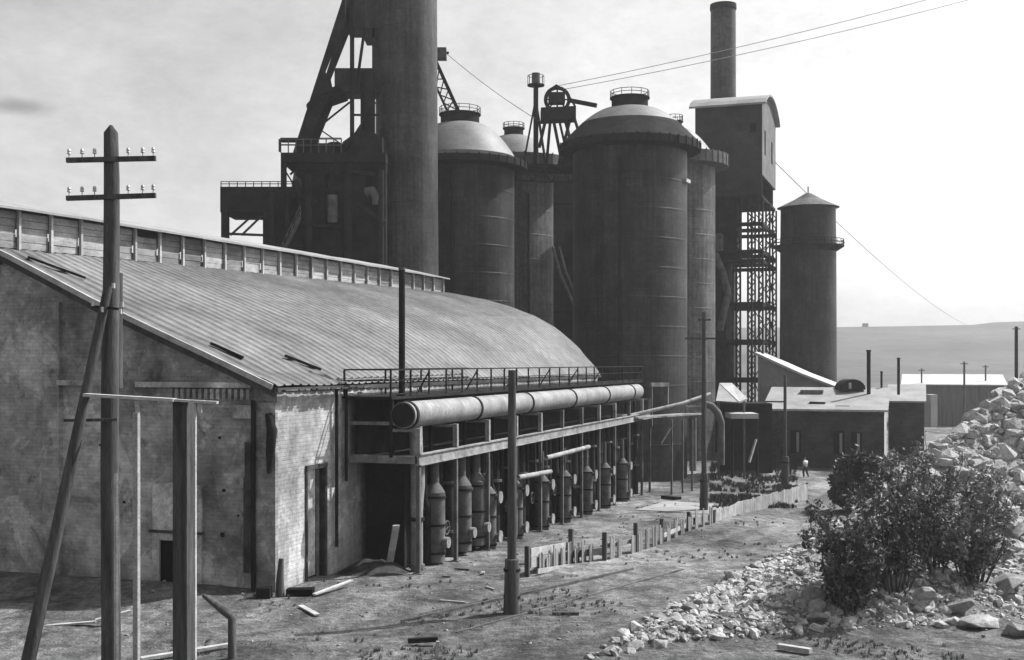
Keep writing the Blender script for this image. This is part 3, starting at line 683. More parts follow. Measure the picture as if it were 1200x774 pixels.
# raking leg and top tower
d = MB(); a, b = W(354, 182, 100), W(408, 8, 100); dn = (b-a)
for dy in (-1.4, 1.4):
    o = Vector((0, dy, 0)); q0 = [W(347, 182, 100), W(361, 182, 100), W(389, 112, 100), W(384, 88, 100), W(407, 30, 100), W(407, -8, 100), W(403, 8, 100), W(372, 104, 100)]
    q0 = [q+o for q in q0]; q1 = [q+Vector((0, .35, 0)) for q in q0]; n = 8
    d.add(q0, [(0, 1, 2, 7), (7, 2, 3), (7, 3, 4, 6), (6, 4, 5)]); d.add(q1, [(7, 2, 1, 0), (3, 2, 7), (6, 4, 3, 7), (5, 4, 6)]); d.add(q0+q1, [(i, n+i, n+(i+1) % n, (i+1) % n) for i in range(n)])
d.build('raking_leg', M['dark'], bf)
d = MB(); fbox(d, 410, -20, 414.5, 182, 99, 99.4); fbox(d, 410, -20, 414.5, 182, 101.6, 102); d.build('top_post', M['dark'], bf)
d = MB(); d.bar(W(427, 36, 100), W(418, 100, 100), .22); d.build('top_brace', M['dark'], bf)
fbox(MB(), 405, -60, 446, 33, 101.4, 104.5).build('top_housing', M['plateflat'], bf)
fbox(fbox(fbox(MB(), 392, 80, 446, 108, 101.2, 104), 436, 30, 446, 80, 101.6, 104), 426, 33, 440, 45, 101.6, 104).build('charging_platform', M['plateflat'], bf)
d = MB(); p = [W(359, 126, 98), W(372, 112, 98), W(398, 103, 98)]
for q0, q1 in zip(p, p[1:]): d.obox(q0, q1-q0, (0, 5, 0), (0, 0, .25))
d.build('canopy', M['dark'], bf)
q = W(431, 425, 101); MB().tube((q.x, q.y, 25), (q.x, q.y, 33), .62, n=24).build('uptake_pipe', M['dark'], bf)
MB().lathe(W(428, 172, 101), [(2.2, -1), (1.9, .3), (.6, 1.3), (0, 1.4)], 32).build('bell_hopper', M['dark'], bf)
MB().lathe(W(392, 180, 102), [(1.6, 0), (1.2, .5), (.5, .9), (0, 1)], 32).build('bell_cover', M['dark'], bf)
MB().path([W(430, 226, 98.2), W(436, 224, 98.0), W(441, 230, 98.0), W(442, 240, 98.1)], .42, 12).build('elbow_pipe', M['mid'], bf)
MB().path([W(390, 229, 98.1), W(390, 261, 98.1)], .42, 12).build('lit_patch_pipe', M['mid'], bf)  # lighter pipe put in for a lit patch on the furnace wall
MB().path([W(345, 212, 98.2), W(352, 230, 98.2), W(372, 240, 98.2)], .3, 10).build('elbow_pipe', M['dark'], bf)

rf_ = random.Random(5)
for (px0, y0, px1, y1, r) in ((318, 226, 318, 300, .25), (336, 224, 336, 310, .18), (362, 206, 362, 300, .3), (408, 192, 408, 320, .35), (420, 240, 452, 262, .22), (330, 262, 400, 266, .16), (400, 200, 440, 205, .2), (446, 200, 446, 310, .3)):
    MB().path([W(px0, y0, 98.0), W((px0+px1)/2, (y0+y1)/2, 97.9), W(px1, y1, 98.0)], r, 10).build('service_pipe', M['dark'], bf)
for (px0, y0, px1, y1) in ((312, 252, 450, 255), (312, 284, 450, 288), (352, 196, 452, 198), (312, 221, 452, 224)): fbox(MB(), px0, y0, px1, y1, 98.15, 98.42).build('wall_beam', M['dark'], bf)
for px in (324, 350, 378, 398, 424): fbox(MB(), px, 224, px+2.5, 340, 98.2, 98.4).build('wall_stanchion', M['dark'], bf)
for (px0, y0, px1, y1) in ((340, 232, 348, 248), (366, 262, 376, 282), (410, 262, 418, 280), (428, 206, 436, 222)): fbox(MB(), px0, y0, px1, y1, 98.3, 98.398).build('wall_opening', M['hole'], bf)
for (x0, y0, x1, y1, w_) in ((360, 160, 410, 120, .14), (414, 160, 440, 120, .12), (400, 179, 424, 150, .2), (372, 150, 410, 176, .1), (330, 165, 352, 165, .3), (340, 205, 356, 190, .15), (412, 135, 446, 135, .16), (334, 200, 345, 218, .12)):
    MB().bar(W(x0, y0, 98.9), W(x1, y1, 98.9), w_).build('brace_bar', M['dark'], bf)
fbox(MB(), 414, 160, 448, 179, 98.3, 104).build('winch_house', M['dark'], bf)
fbox(MB(), 366, 168, 392, 179, 98.4, 103).build('ore_bin', M['dark'], bf)
a, b = W(312, 340, 97.4), W(352, 255, 97.4)
d = MB(); d.bar(a, b, .9, .1)
for q0 in (a, b): pass
railrun(d, a, b, 1.0, 8, .06); d.build('stair', M['mid'], bf)

# ------------------------------------------------------------------ head tower, chimney, water tower
B0 = Vector((27.2, 130.0, 0))
def K(s, t, z): return B0+U*s+V*t+Z*z
ht = thing('head_tower', 'tall dark boarded tower with an arched roof on open lattice legs', 'tower', K(0, 0, -3))
kb = lambda mb, s0, s1, t0, t1, z0, z1: mb.obox(K(s0, t0, z0), U*(s1-s0), V*(t1-t0), Z*(z1-z0))
TW, TD = 7.3, 12.9
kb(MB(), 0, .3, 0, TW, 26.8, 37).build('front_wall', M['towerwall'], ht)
kb(MB(), .3, TD, -.0, .3, 29, 36.95).build('side_wall', M['tower_sunlit'], ht)
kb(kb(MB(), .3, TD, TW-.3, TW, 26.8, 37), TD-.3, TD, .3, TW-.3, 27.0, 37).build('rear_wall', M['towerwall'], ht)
kb(MB(), 0.02, TD-.02, .02, TW-.02, 26.5, 26.8).build('floor_slab', M['dark'], ht)
d = MB(); kb(d, 2.2, 3.2, -.02, -.0, 31.5, 34.2); kb(d, 8.5, 9.6, -.02, 0, 31.5, 34); d.build('side_opening', M['hole'], ht)
kb(MB(), -.02, 0, .6, 1.3, 33.6, 34.6).build('small_window', M['hole'], ht)
d = MB(); n = 18; rise = 1.9
arc = [(-.5+(TD+1.0)*i/n, 36.75+rise*math.sin(PI*i/n)**.7) for i in range(n+1)]
for (s0, z0), (s1, z1) in zip(arc, arc[1:]):
    p = [K(s0, -.5, z0), K(s1, -.5, z1), K(s1, TW+.6, z1), K(s0, TW+.6, z0)]
    d.add(p+[q-Z*.22 for q in p], [(0, 1, 2, 3), (7, 6, 5, 4), (0, 4, 5, 1), (1, 5, 6, 2), (2, 6, 7, 3), (3, 7, 4, 0)])
d.build('arched_roof', M['midroof'], ht)
d = MB()
for t in (.02, TW-.05):
    p = [K(s, t, z-.24) for s, z in arc]+[K(arc[-1][0]-.6, t, 36.7), K(arc[0][0]+.6, t, 36.7)]
    d.add(p, [tuple(range(len(p)))]); d.add([q+V*.05 for q in p], [tuple(range(len(p)))[::-1]])
d.build('roof_gable', M['tower_sunlit'], ht)
# solid shaft and lattice
kb(kb(MB(), .3, 4.2, 3.9, 6.6, -3, 26.5), .3, 4.2, 2.75, 3.9, 20, 26.5).build('lift_shaft', M['dark'], ht)
fl_z = [23.6, 20.6, 19.6, 14.9, 10.8, 6.5]
cols = [(0, .12), (0, 1.3), (0, 2.55), (6.3, .12), (TD-.2, .12), (TD-.2, 2.6), (TD-.2, 5.2), (6.3, 5.2), (.2, TW-.2), (TD-.2, TW-.2)]
for s, t in cols:
    d = MB(); w = .42
    for a in (-w/2, w/2):
        for b in (-w/2, w/2): d.bar(K(s+a, t+b, -3), K(s+a, t+b, 26.5), .15)
    for i in range(40):
        z0 = 2+i*.62
        if z0 > 25.8: break
        sg = 1 if i % 2 else -1
        d.bar(K(s-w/2, t+sg*w/2, z0), K(s-w/2, t-sg*w/2, z0+.62), .12); d.bar(K(s+sg*w/2, t-w/2, z0), K(s-sg*w/2, t-w/2, z0+.62), .12)
    d.build('lattice_column', M['dark'], ht)
for z in fl_z:
    d = MB()
    for (s, t, s1, t1) in ((0, 0, 0, 6.6), (0, .1, TD, .1), (TD, .1, TD, 6.6), (6.3, 0, 6.3, 6.6)): d.bar(K(s, t, z), K(s1, t1, z), .3, .42)
    if z in (20.6, 19.6, 10.8): d.obox(K(-.8, 1.5, z-.1), U*3.6, V*4.5, Z*.18)
    d.build('floor_frame', M['dark'], ht)
d = MB()
for za, zb in zip([26.5]+fl_z, fl_z+[0]):
    if za-zb < 1.5: continue
    for (s0, t0, s1, t1) in ((TD-.2, .12, TD-.2, 2.6), (6.3, .12, TD-.2, .12)):
        d.bar(K(s0, t0, za), K(s1, t1, zb), .1); d.bar(K(s1, t1, za), K(s0, t0, zb), .1)
d.build('cross_brace', M['dark'], ht)
kb(MB(), -1.2, 1, 4.2, 7.0, 20.7, 22.6).build('side_bin', M['mid'], ht)
MB().path([K(-.8, 5, 20.4), K(-.8, 4.2, 18.6), K(-.5, 3.6, 16), K(-.5, 4.5, 12)], .4, 10).build('chute', M['mid'], ht)

c = W(847.5, 425, 152); c.z = -3
ch = thing('chimney', 'tall plain round chimney rising behind the arched roof tower', 'chimney', c)
MB().lathe(c, [(1.85, 0), (1.62, 40), (1.58, 56.4)], 48).build('shaft', M['stack'], ch)
MB().lathe(c, [(1.6, 56.2), (1.68, 56.4), (1.66, 57.0), (1.3, 57.0), (1.3, 54)], 48).build('rim', M['dark'], ch)
c = W(947, 425, 140); c.z = -3
wt = thing('water_tower', 'round dark tank tower with a shallow conical roof and ring walkway, rightmost of the towers', 'tower', c)
MB().lathe(c, [(3.3, 0), (3.2, 24.9), (3.15, 29.7), (0, 29.75)], 64).build('shell', M['shell'], wt)
rf = MB().lathe(c, [(3.1, 29.55), (3.6, 29.6), (1.6, 30.55), (.35, 31.3), (0, 31.4)], 24, False).build('conical_roof', M['mid'], wt)
MB().tube(c+Z*31.3, c+Z*32.1, .07, n=8).build('finial', M['dark'], rf)
MB().lathe(c, [(3.15, 24.4), (4.1, 25.0), (4.1, 25.14), (3.15, 25.14)], 48).build('ring_walkway', M['dark'], wt)
d = MB(); n = 28
for i in range(n):
    e = Vector((math.cos(2*PI*i/n), math.sin(2*PI*i/n), 0))*4.05; e2 = Vector((math.cos(2*PI*(i+1)/n), math.sin(2*PI*(i+1)/n), 0))*4.05
    d.bar(c+e+Z*25.1, c+e+Z*25.8, .06); d.bar(c+e+Z*25.8, c+e2+Z*25.8, .06); d.bar(c+e+Z*25.45, c+e2+Z*25.45, .2, .05)
d.build('railing', M['dark'], wt)

# ------------------------------------------------------------------ low buildings at the right
D0 = Vector((34.9, 112, 0))
def Q(s, t, z): return D0+U*s+V*t+Z*z
def building(name, label, cat, fr, w, dep, z0, ze, zb, wm, sm, rm, ov=.35, group=None):
    t = thing(name, label, cat, fr(0, 0, z0), group)
    p = [(0, 0), (0, w), (dep, w), (dep, 0)]
    b = MB(); b.add([fr(0, 0, z0), fr(0, w, z0), fr(0, w, ze), fr(0, 0, ze)], [(0, 1, 2, 3)])
    b.add([fr(dep, 0, z0), fr(dep, w, z0), fr(dep, w, zb), fr(dep, 0, zb)], [(3, 2, 1, 0)])
    b.add([fr(0, w, z0), fr(dep, w, z0), fr(dep, w, zb), fr(0, w, ze)], [(0, 1, 2, 3)]); b.build('front_wall', wm, t)
    b = MB(); b.add([fr(0, 0, z0), fr(dep, 0, z0), fr(dep, 0, zb), fr(0, 0, ze)], [(3, 2, 1, 0)]); b.build('end_wall', sm, t)
    b = MB(); sl = (zb-ze)/dep; q = [fr(-ov, -ov, ze-sl*ov+.03), fr(-ov, w+ov, ze-sl*ov+.03), fr(dep+ov, w+ov, zb+.03+sl*ov), fr(dep+ov, -ov, zb+.03+sl*ov)]
    b.add(q+[a+Z*.16 for a in q], [(3, 2, 1, 0), (4, 5, 6, 7), (0, 1, 5, 4), (1, 2, 6, 5), (2, 3, 7, 6), (3, 0, 4, 7)]); b.build('roof', rm, t)
    return t
bb = building('brick_workshop', 'low dark brick workshop with grey pent roof behind the round bush', 'workshop', Q, 11.0, 8, -3, 3.9, 5.7, M['brickdark'], M['brick_sunlit'], M['midroof'])
d = MB(); d.bar(Q(-.4, -.4, 3.95), Q(-.4, 11.4, 3.95), .1, .2); d.build('fascia', M['trimpale'], bb)
for i, t in enumerate((2.0, 3.6, 7.6)):
    w = MB(); w.obox(Q(-.03, t, -.2 if i else -1.5), U*.03, V*(1.0), Z*(2.2 if i else 3.4)); wo = w.build('window' if i else 'door', M['hole'], bb)
    w = MB(); w.obox(Q(-.07, t+.2, -.1), U*.03, V*.25, Z*1.9); w.build('pane' if i else 'door_board', M['midroof'], wo)
d = MB(); d.bar(Q(2, 5.5, 4.5), Q(2, 7, 4.55), .5, .3); d.build('roof_junk', M['dark'], bb)
for (s_, t_, sx, ty, h_) in ((1.0, 3.2, .8, 1.3, .14), (3.5, 1.2, 1.6, .8, .1), (2.2, 9.5, 1.0, 1.8, .22), (5.5, 6.0, 1.3, 2.2, .5)):
    zz = 3.9+1.8*s_/8; MB().obox(Q(s_, t_, zz+.1), U*sx, V*ty, Z*h_).build('roof_patch', M['mid'] if h_ < .3 else M['plank'], bb)
for t_ in (4.8, 9.9): MB().obox(Q(-.16, t_, -3), U*.16, V*.5, Z*6.7).build('pier', M['brickdark'], bb)
MB().tube(Q(-.1, 10.6, -2), Q(-.1, 10.6, 3.7), .08, n=8).build('downpipe', M['mid'], bb)
# tall lean-roofed shed behind
D1 = W(975, 455, 124); D1.z = 0
def Q1(s, t, z): return D1+U*s+V*t+Z*z
sh = thing('lean_roofed_shed', 'plank shed with one white roof edge sloping down rightwards, before the ring-walkway tower', 'shed', Q1(0, 0, -3))
hw, zl, zrr = 7.6, 9.2, 5.95
b = MB(); b.add([Q1(0, 0, -3), Q1(0, hw, -3), Q1(0, hw, zl), Q1(0, 0, zrr)], [(0, 1, 2, 3)]); b.add([Q1(0, hw, -3), Q1(9, hw, -3), Q1(9, hw, zl), Q1(0, hw, zl)], [(0, 1, 2, 3)])
b.add([Q1(9, 0, -3), Q1(9, hw, -3), Q1(9, hw, zl), Q1(9, 0, zrr)], [(3, 2, 1, 0)]); b.add([Q1(0, 0, -3), Q1(9, 0, -3), Q1(9, 0, zrr), Q1(0, 0, zrr)], [(3, 2, 1, 0)]); b.build('plank_wall', M['midroof'], sh)
b = MB(); sag = [Q1(-.5, -.5, zrr-.2), Q1(-.5, hw*.4, zrr+(zl-zrr)*.4-.12), Q1(-.5, hw+.3, zl+.15)]
for p0, p1 in zip(sag, sag[1:]): b.obox(p0, p1-p0, U*10, Z*.26)
b.build('roof', M['paleroof'], sh)
# annex
D2 = W(1083, 520, 122); D2.z = 0
def Q2(s, t, z): return D2+U*s+V*t+Z*z
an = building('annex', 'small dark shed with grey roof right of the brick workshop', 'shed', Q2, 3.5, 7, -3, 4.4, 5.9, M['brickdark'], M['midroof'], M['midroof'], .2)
an2 = MB().obox(W(1091, 500, 128), (.7, 0, 0), (0, 2, 0), (0, 0, 3.4)).build('white_hut', M['paleroof'], origin=W(1091, 500, 128)); tag(an2, 'narrow white-sided hut beside the small dark shed', 'hut')
# long pale-roofed building
D3 = W(1178, 490, 185); D3.z = 0
def Q3(s, t, z): return D3+U*s+V*t+Z*z
building('long_store', 'long low store with a white roof at the foot of the hill', 'store', Q3, 15, 12, -3, 4.9, 6.3, M['plank'], M['plank'], M['paleroof'])
# roof lantern
la = thing('roof_vent', 'small dark rounded roof vent on the brick workshop roof', 'vent', W(1000, 457, 119))
b = MB(); n = 10; x0 = W(987, 457, 119); wd = 2.5
arc = [(-wd/2*math.cos(PI*i/n)+0, 1.05*math.sin(PI*i/n)) for i in range(n+1)]
cc = W(1000, 457, 119)
p = [cc+Vector((x, 0, z)) for x, z in arc]; q = [a+Vector((0, 2.5, 0)) for a in p]
b.add(p, [tuple(range(n+1))[::-1]]); b.add(q, [tuple(range(n+1))]); b.add(p+q, [(i, i+1, n+2+i, n+1+i) for i in range(n)]); b.build('hood', M['dark'], la)
MB().obox(cc+Vector((-.45, -.04, .1)), (.25, 0, 0), (0, .04, 0), (0, 0, .6)).build('pale_frame', M['paleroof'], la)
for (px, y0, y1, Y, w, nm, lb) in ((1018, 411, 458, 118, .19, 'stove_pipe', 'black thick stovepipe standing on the workshop roof'), (1053, 420, 456, 121, .14, 'stove_pipe', 'thinner black stovepipe over the small dark shed'), (1033, 436, 452, 121, .11, 'stove_pipe', 'short stub of a pipe between the two black stovepipes')):
    a = W(px, y1, Y); b = W(px, y0, Y); o = thing(nm, lb, 'stovepipe', a, 'stovepipes on the low roofs')
    MB().tube(a-Z*.6, b, w, n=12).build('pipe_shaft', M['dark'], o); MB().tube(b-Z*.1, b+Z*.05, w*1.25, n=12).build('rim', M['dark'], o)
for (px, y0, y1, Y, w, lb) in ((1130, 424, 478, 160, .13, 'pale thin pole before the white-roofed store'), (1155, 428, 455, 190, .13, 'thin grey pole behind the white-roofed store'), (1080, 432, 450, 190, .12, 'faint short pole left of the white-roofed store'), (1191, 383, 432, 150, .2, 'thick dark pole rising behind the top of the stone heap')):
    a = W(px, y1, Y); b = W(px, y0, Y); a.z = min(a.z, -1.2)
    o = thing('distant_pole', lb, 'pole', a, 'distant poles'); MB().tube(a, b, w*1.1, w, n=10).build('pole', M['mid'] if px != 1191 else M['dark'], o)
    MB().bar(b+Vector((-.5, 0, -.3)), b+Vector((.5, 0, -.3)), .1).build('crossarm', M['dark'], o)
# yard canopies
cn = thing('yard_canopy', 'bright-topped tilted canopy beside the head tower foot', 'canopy', W(855, 520, 104))
b = MB(); p = [W(842, 466, 106), W(848, 449, 110), W(866, 451, 110), W(876, 468, 104)]
p = [W(843, 449, 109), W(858, 449, 109), W(876, 467, 103), W(866, 471, 102.5)]
b.add(p+[q-Z*.12 for q in p], [(0, 1, 2, 3)[::-1], (4, 5, 6, 7), (0, 4, 5, 1)[::-1], (1, 5, 6, 2)[::-1], (2, 6, 7, 3)[::-1], (3, 7, 4, 0)[::-1]]); b.build('sheet', M['paleroof'], cn)
b = MB(); a0, a1, a2 = W(839, 470, 103), W(866, 471.5, 102.6), W(843, 449.5, 109); b.add([a0, a1, W(857, 449.5, 109), a2], [(0, 1, 2, 3)]); b.build('sheet', M['midroof'], cn)
for px in (842, 872): a = W(px, 470, 103); MB().bar(a, Vector((a.x, a.y, -1.6)), .16).build('post', M['mid'], cn)
c2_ = thing('loading_shelf', 'low flat white-edged shelter under the tilted canopy', 'shelter', W(868, 550, 103))
fbox(MB(), 857, 485, 889, 491, 101, 104).build('slab', M['paleroof'], c2_)
for px in (858, 887): a = W(px, 491, 103.6); MB().bar(a, Vector((a.x, a.y, -1.6)), .2).build('post', M['dark'], c2_)
dk = thing('dark_lean_to', 'deep dark lean-to between the big stove and the brick workshop', 'shed', W(865, 555, 108))
fbox(fbox(MB(), 842, 474, 905, 560, 108, 108.3), 842, 473, 905, 476, 104.2, 108).build('back_wall', M['dark'], dk)
o = MB().bar(W(878, 542, 101), W(886, 515, 102), .16).build('leaning_pole', M['paleWood'], origin=W(878, 542, 101)); tag(o, 'pale stick leaning at the mouth of the dark lean-to', 'stick')

# ------------------------------------------------------------------ far houses on the hill foot
p = W(1012, 384, 1000); o = MB().obox(p-Z*3, (4, 0, 0), (0, 4, 0), (0, 0, 6.5)).build('hut', M['farhouse'], origin=p); tag(o, 'tiny lone hut on the hill ridge', 'hut')

# ------------------------------------------------------------------ poles
def telegraph():
    c = W(129, 425, 25); c.z = zg(c.x, c.y)-.3
    t = thing('telegraph_pole', 'stout telegraph pole with two crossarms and a raking strut, before the gable', 'telegraph pole', c)
    top = W(130, 147, 25)
    pts = [c.lerp(top, f)+Vector((.02*math.sin(f*9), 0, 0)) for f in [i/12 for i in range(12)]]+[top-Z*.16, top]
    MB().path(pts, [.21-.055*i/12 for i in range(12)]+[.145, .03], 20).build('pole', M['wood'], t)
    for yy, tilt in ((187, .02), (231, .03)):
        m = W(130, yy, 24.83); a = m+Vector((-.92, 0, -tilt)); b = m+Vector((.93, 0, tilt))
        arm = MB().bar(a, b, .1, .1).build('crossarm', M['wood'], t)
        for dx in (-.87, -.6, -.34, .36, .66, .88):
            q = m+Vector((dx, 0, tilt*dx+.05))
            MB().tube(q, q+Z*.07, .012, n=8).lathe(q+Z*.07, [(.02, 0), (.045, .01), (.032, .05), (.042, .07), (.025, .11), (0, .12)], 12).build('insulator', M['porc'], arm)
    a = W(26, 790, 25); a = W(127, 335, 24.7); b = W(30, 774, 24.2); e = a+(b-a)*1.32; e.z = zg(e.x, e.y)-.2
    MB().path([a, a.lerp(e, .5)+Vector((.03, 0, 0)), e], [.09, .13, .16], 14).build('strut', M['wood'], t)
    a = W(137, 320, 25.3); b = W(136, 455, 25.3); MB().tube(a, b, .12, .14, n=12).build('splice', M['wood'], t)
    for px, y in ((133, 338), (109, 359), (120, 366), (143, 360), (141, 368)):
        MB().tube(W(px, y, 24.6), W(px, y-6, 24.6), .035, n=10).build('insulator', M['porc'], t)
    MB().bar(W(108, 359, 24.65), W(144, 363, 24.65), .05).build('bracket', M['dark'], t)
telegraph()
pf_ = thing('timber_portal', 'timber portal frame of uprights under a pale plank at the foreground left', 'frame', W(170, 774, 24.6))
MB().bar(W(100, 463, 24.4), W(205, 469, 24.4), .3, .06).bar(W(200, 469, 24.4), W(255, 472, 24.4), .16, .05).build('top_plank', M['paleWood'], pf_)
def gz(p): return Vector((p.x, p.y, zg(p.x, p.y)-.3))
for px, w, m, y0 in ((215, .26, 'wood', 469), (160, .09, 'paleWood', 484)):
    a = W(px, y0, 24.6); MB().bar(a, gz(a), w, w*1.3).build('upright', M[m], pf_)
for px, y0, w in ((228.5, 472, .05), (136.5, 555, .07)):
    a = W(px, y0, 24.4); MB().bar(a, gz(a), w).build('sunlit_edge', M['paleWood'], pf_)  # pale strips stand in for the sunlit right edges of the posts
for px in (160, 181, 233): MB().bar(W(px, 470, 24.4), W(px+1.5, 484, 24.4), .07).build('cleat', M['paleWood'], pf_)
MB().bar(W(75, 493, 24.7), W(138, 492, 24.7), .06).build('cross_batten', M['wood'], pf_)

def stubpole(label, px, yb, yt, r, ysplit, arm=None, splitw=1.9):
    p = G(px, yb); t = thing('yard_pole', label, 'pole', p, 'plain poles standing in the yard'); k = p.y
    top = W(px, yt, k); sp = W(px, ysplit, k)
    MB().path([p-Z*.3, p.lerp(top, .5), top], [r*1.15, r*1.05, r*.9], 14).build('pole', M['wood'], t)
    MB().path([p-Z*.3+Vector((-.03, -.1, 0)), p.lerp(sp, .6)+Vector((0, -.1, 0)), sp+Vector((0, -.1, 0))], [r*splitw, r*splitw*.95, r*splitw*.85], 12).build('stub', M['wood'], t)
    for f in (.3, .8): q = p.lerp(sp, f)+Vector((0, -.05, 0)); MB().tube(q-Z*.05, q+Z*.05, r*splitw*1.06, n=14).build('wire_lashing', M['dark'], t)
    if arm:
        for y, x0, x1 in arm:
            MB().bar(W(x0, y, k-.2), W(x1, y, k-.2), .12).build('crossarm', M['wood'], t)
stubpole('bare pole with a thick lashed stub standing before the gas main', 600, 718, 434, .145, 655)
stubpole('tallest bare pole, with a crossarm, in front of the biggest stove foot', 825, 598, 366, .15, 555, [(397, 803, 838), (375, 818, 833)])
stubpole('thin pole with a thick dark stub in front of the brick workshop', 920, 570, 440, .13, 535, None, 2.6)
# stub posts at the left foreground
def debris(name, label, cat, m, pts, w, h=None, group=None):
    pts = [Vector(p) for p in pts]; b = MB()
    for p0, p1 in zip(pts, pts[1:]): b.bar(p0, p1, w, h or w)
    return tag(b.build(name, m, origin=pts[0]), label, cat, group)
q = G(272, 772); 
o = MB().path([q-Z*.3, q+Z*1.15, q+Vector((-.25, .1, 1.35)), q+Vector((-.9, .3, 1.75))], [.12, .12, .13, .06], 10).build('broken_post', M['wood'], origin=q); tag(o, 'crooked broken dark post near the bottom left, right of the timber portal', 'post')
q = G(328, 700)
o = MB().path([q-Z*.2, q+Z*.5, q+Vector((.02, 0, .95)), q+Vector((.05, 0, 1.4))], [.17, .15, .12, .09], 10).build('dark_stump', M['wood'], origin=q); tag(o, 'dark upright stump against the shed corner', 'stump')
q = G(300, 702); o = MB().obox(q, (.5, 0, 0), (0, .4, 0), (0, 0, .38)).build('battered_box', M['dark'], origin=q); tag(o, 'small dark box at the shed corner foot', 'box')
q = G(335, 700); o = MB().obox(q-Z*.1, (.95, .1, 0), (0, .5, 0), (0, 0, .36)).build('dark_trough', M['hole'], origin=q); tag(o, 'black trough lying at the foot of the lit side wall', 'trough')
def onG(px, y, dz=.06): p = G(px, y); return p+Z*dz
debris('loose_board', 'pale board lying tilted near the shed door', 'board', M['paleWood'], [onG(368, 700, .1), onG(412, 688, .25)], .16, .05, 'loose boards on the ground')
debris('loose_board', 'short dark board lying in the open ground right of the bare near pole', 'board', M['wood'], [onG(648, 721), onG(678, 721)], .2, .1, 'loose boards on the ground')
debris('loose_board', 'pale-topped timber lying at the front edge of the stones', 'board', M['paleWood'], [onG(912, 762, .12), onG(950, 768, .12)], .2, .14, 'loose boards on the ground')
debris('loose_board', 'white-edged board lying by the near end of the dirt track', 'board', M['paleWood'], [onG(352, 712, .06), onG(372, 723, .06)], .2, .05, 'loose boards on the ground')
debris('iron_scrap', 'dark iron scrap bar with a pale bent end near the bottom edge', 'scrap', M['dark'], [onG(478, 757, .15), onG(513, 757, .2)], .16, .14)
debris('scrap_post', 'short pale peg by the iron scrap bar near the bottom edge', 'peg', M['paleWood'], [onG(511, 772, -.05), onG(513, 772, .5)], .09)
for i, (a, b) in enumerate((((470, 730), (742, 668)), ((535, 742), (800, 668)))):
    n = 16; pp = [onG(a[0]+(b[0]-a[0])*k/n, a[1]+(b[1]-a[1])*k/n, .05*(1-i)-.02) for k in range(n+1)]
    debris('rail', ['rusty rail half sunk in the ground, nearer the fence', 'rusty rail half sunk in the ground, nearer the stone heap'][i], 'rail', M['mid'], pp, .07, .12, 'sunken rails')

debris('loose_board', 'pale board lying along the gable foot, farthest left', 'board', M['paleWood'], [W(50, 734, 38.5), W(112, 729, 38.5)], .2, .06, 'loose boards on the ground')
debris('loose_board', 'pale board lying tilted at the gable foot, between the timber uprights', 'board', M['paleWood'], [W(112, 727, 38.4), W(153, 716, 38.8)], .2, .06, 'loose boards on the ground')
debris('loose_board', 'long pale board low at the bottom left, below the walled-up window', 'board', M['paleWood'], [onG(165, 776, .1), onG(268, 760, .12)], .2, .06, 'loose boards on the ground')
rd = random.Random(33)
for i in range(16):
    px = rd.uniform(500, 720); yy = 706-(px-500)*.28+rd.uniform(-26, 6)
    a_ = G(px, yy); e_ = Vector((rd.uniform(-1, 1), rd.uniform(-1, 1), 0)).normalized()*rd.uniform(.3, .9); b_ = a_+e_; b_.z = zg(b_.x, b_.y)
    debris('timber_scrap', 'bit of scrap timber strewn on the dirt between the trestle and the near bare pole', 'scrap', M['wood'] if rd.random() < .6 else M['midroof'], [a_+Z*.04, b_+Z*rd.uniform(.04, .15)], rd.uniform(.06, .14), .06, 'timber scraps strewn before the trestle')
for i in range(10):
    px = rd.uniform(235, 560); yy = rd.uniform(715, 768); a_ = G(px, yy); s_ = rd.uniform(.06, .16)
    place_later.append((a_, s_))
# fences
fe = thing('broken_fence', 'low broken plank fence of dark posts between the yard and the track', 'fence', G(640, 668))
for px, yb, yt in ((618, 676, 640), (669, 660, 620), (708.5, 657, 624), (745, 647, 613), (775.5, 637, 608), (807, 622, 600), (836, 613, 598)):
    p = G(px, yb); q = W(px, yt, p.y); MB().bar(p-Z*.2, q, .2, .18).build('post', M['wood'], fe)
def plank(px0, y0, px1, y1, pa, pb, m, h=.35):
    a = W(px0, y0, G(px0, pa).y+.15); b = W(px1, y1, G(px1, pb).y+.15); MB().bar(a, b, .05, h).build('board', m, fe)
for k_ in range(26):
    f_ = (k_+.5)/26; pb_ = [(618, 676), (669, 660), (708.5, 657), (745, 647), (775.5, 637), (807, 622), (836, 613)]
    xx = 620+f_*216
    for (xa, ya), (xb, yb) in zip(pb_, pb_[1:]):
        if xa <= xx <= xb: yy = ya+(yb-ya)*(xx-xa)/(xb-xa)
    if 8 < k_ < 11 or R.random() < .04: continue
    hh_ = R.uniform(.7, 1.0); p = G(xx, yy+1); p2 = G(xx+4, yy+1-1.6); e_ = (p2-p); e_.z = 0; e_.normalize(); p.z = zg(p.x, p.y)
    for jj in range(3): MB().obox(p+e_*(jj*.2)-Z*.15, e_*.17, Vector((-e_.y, e_.x, 0))*.035, Z*(hh_*R.uniform(.8, 1.15)+.15)+e_*R.uniform(-.03, .03)).build('upright_board', M['midroof'] if (k_*3+jj) % 4 else M['mid'], fe)
plank(622, 648, 667, 640, 676, 660, M['paleWood']); plank(622, 660, 668, 652, 676, 660, M['paleWood'], .4); plank(630, 670, 667, 664, 676, 662, M['paleWood'], .2)
plank(710, 640, 742, 634, 657, 648, M['midroof'], .2); plank(777, 628, 806, 615, 637, 622, M['paleWood'], .2); plank(672, 650, 706, 646, 660, 656, M['mid'], .3)
plank(808, 612, 836, 606, 622, 613, M['midroof'], .35)
f2 = thing('white_board_fence', 'whitewashed low board fence curving towards the round bush', 'fence', G(905, 592))
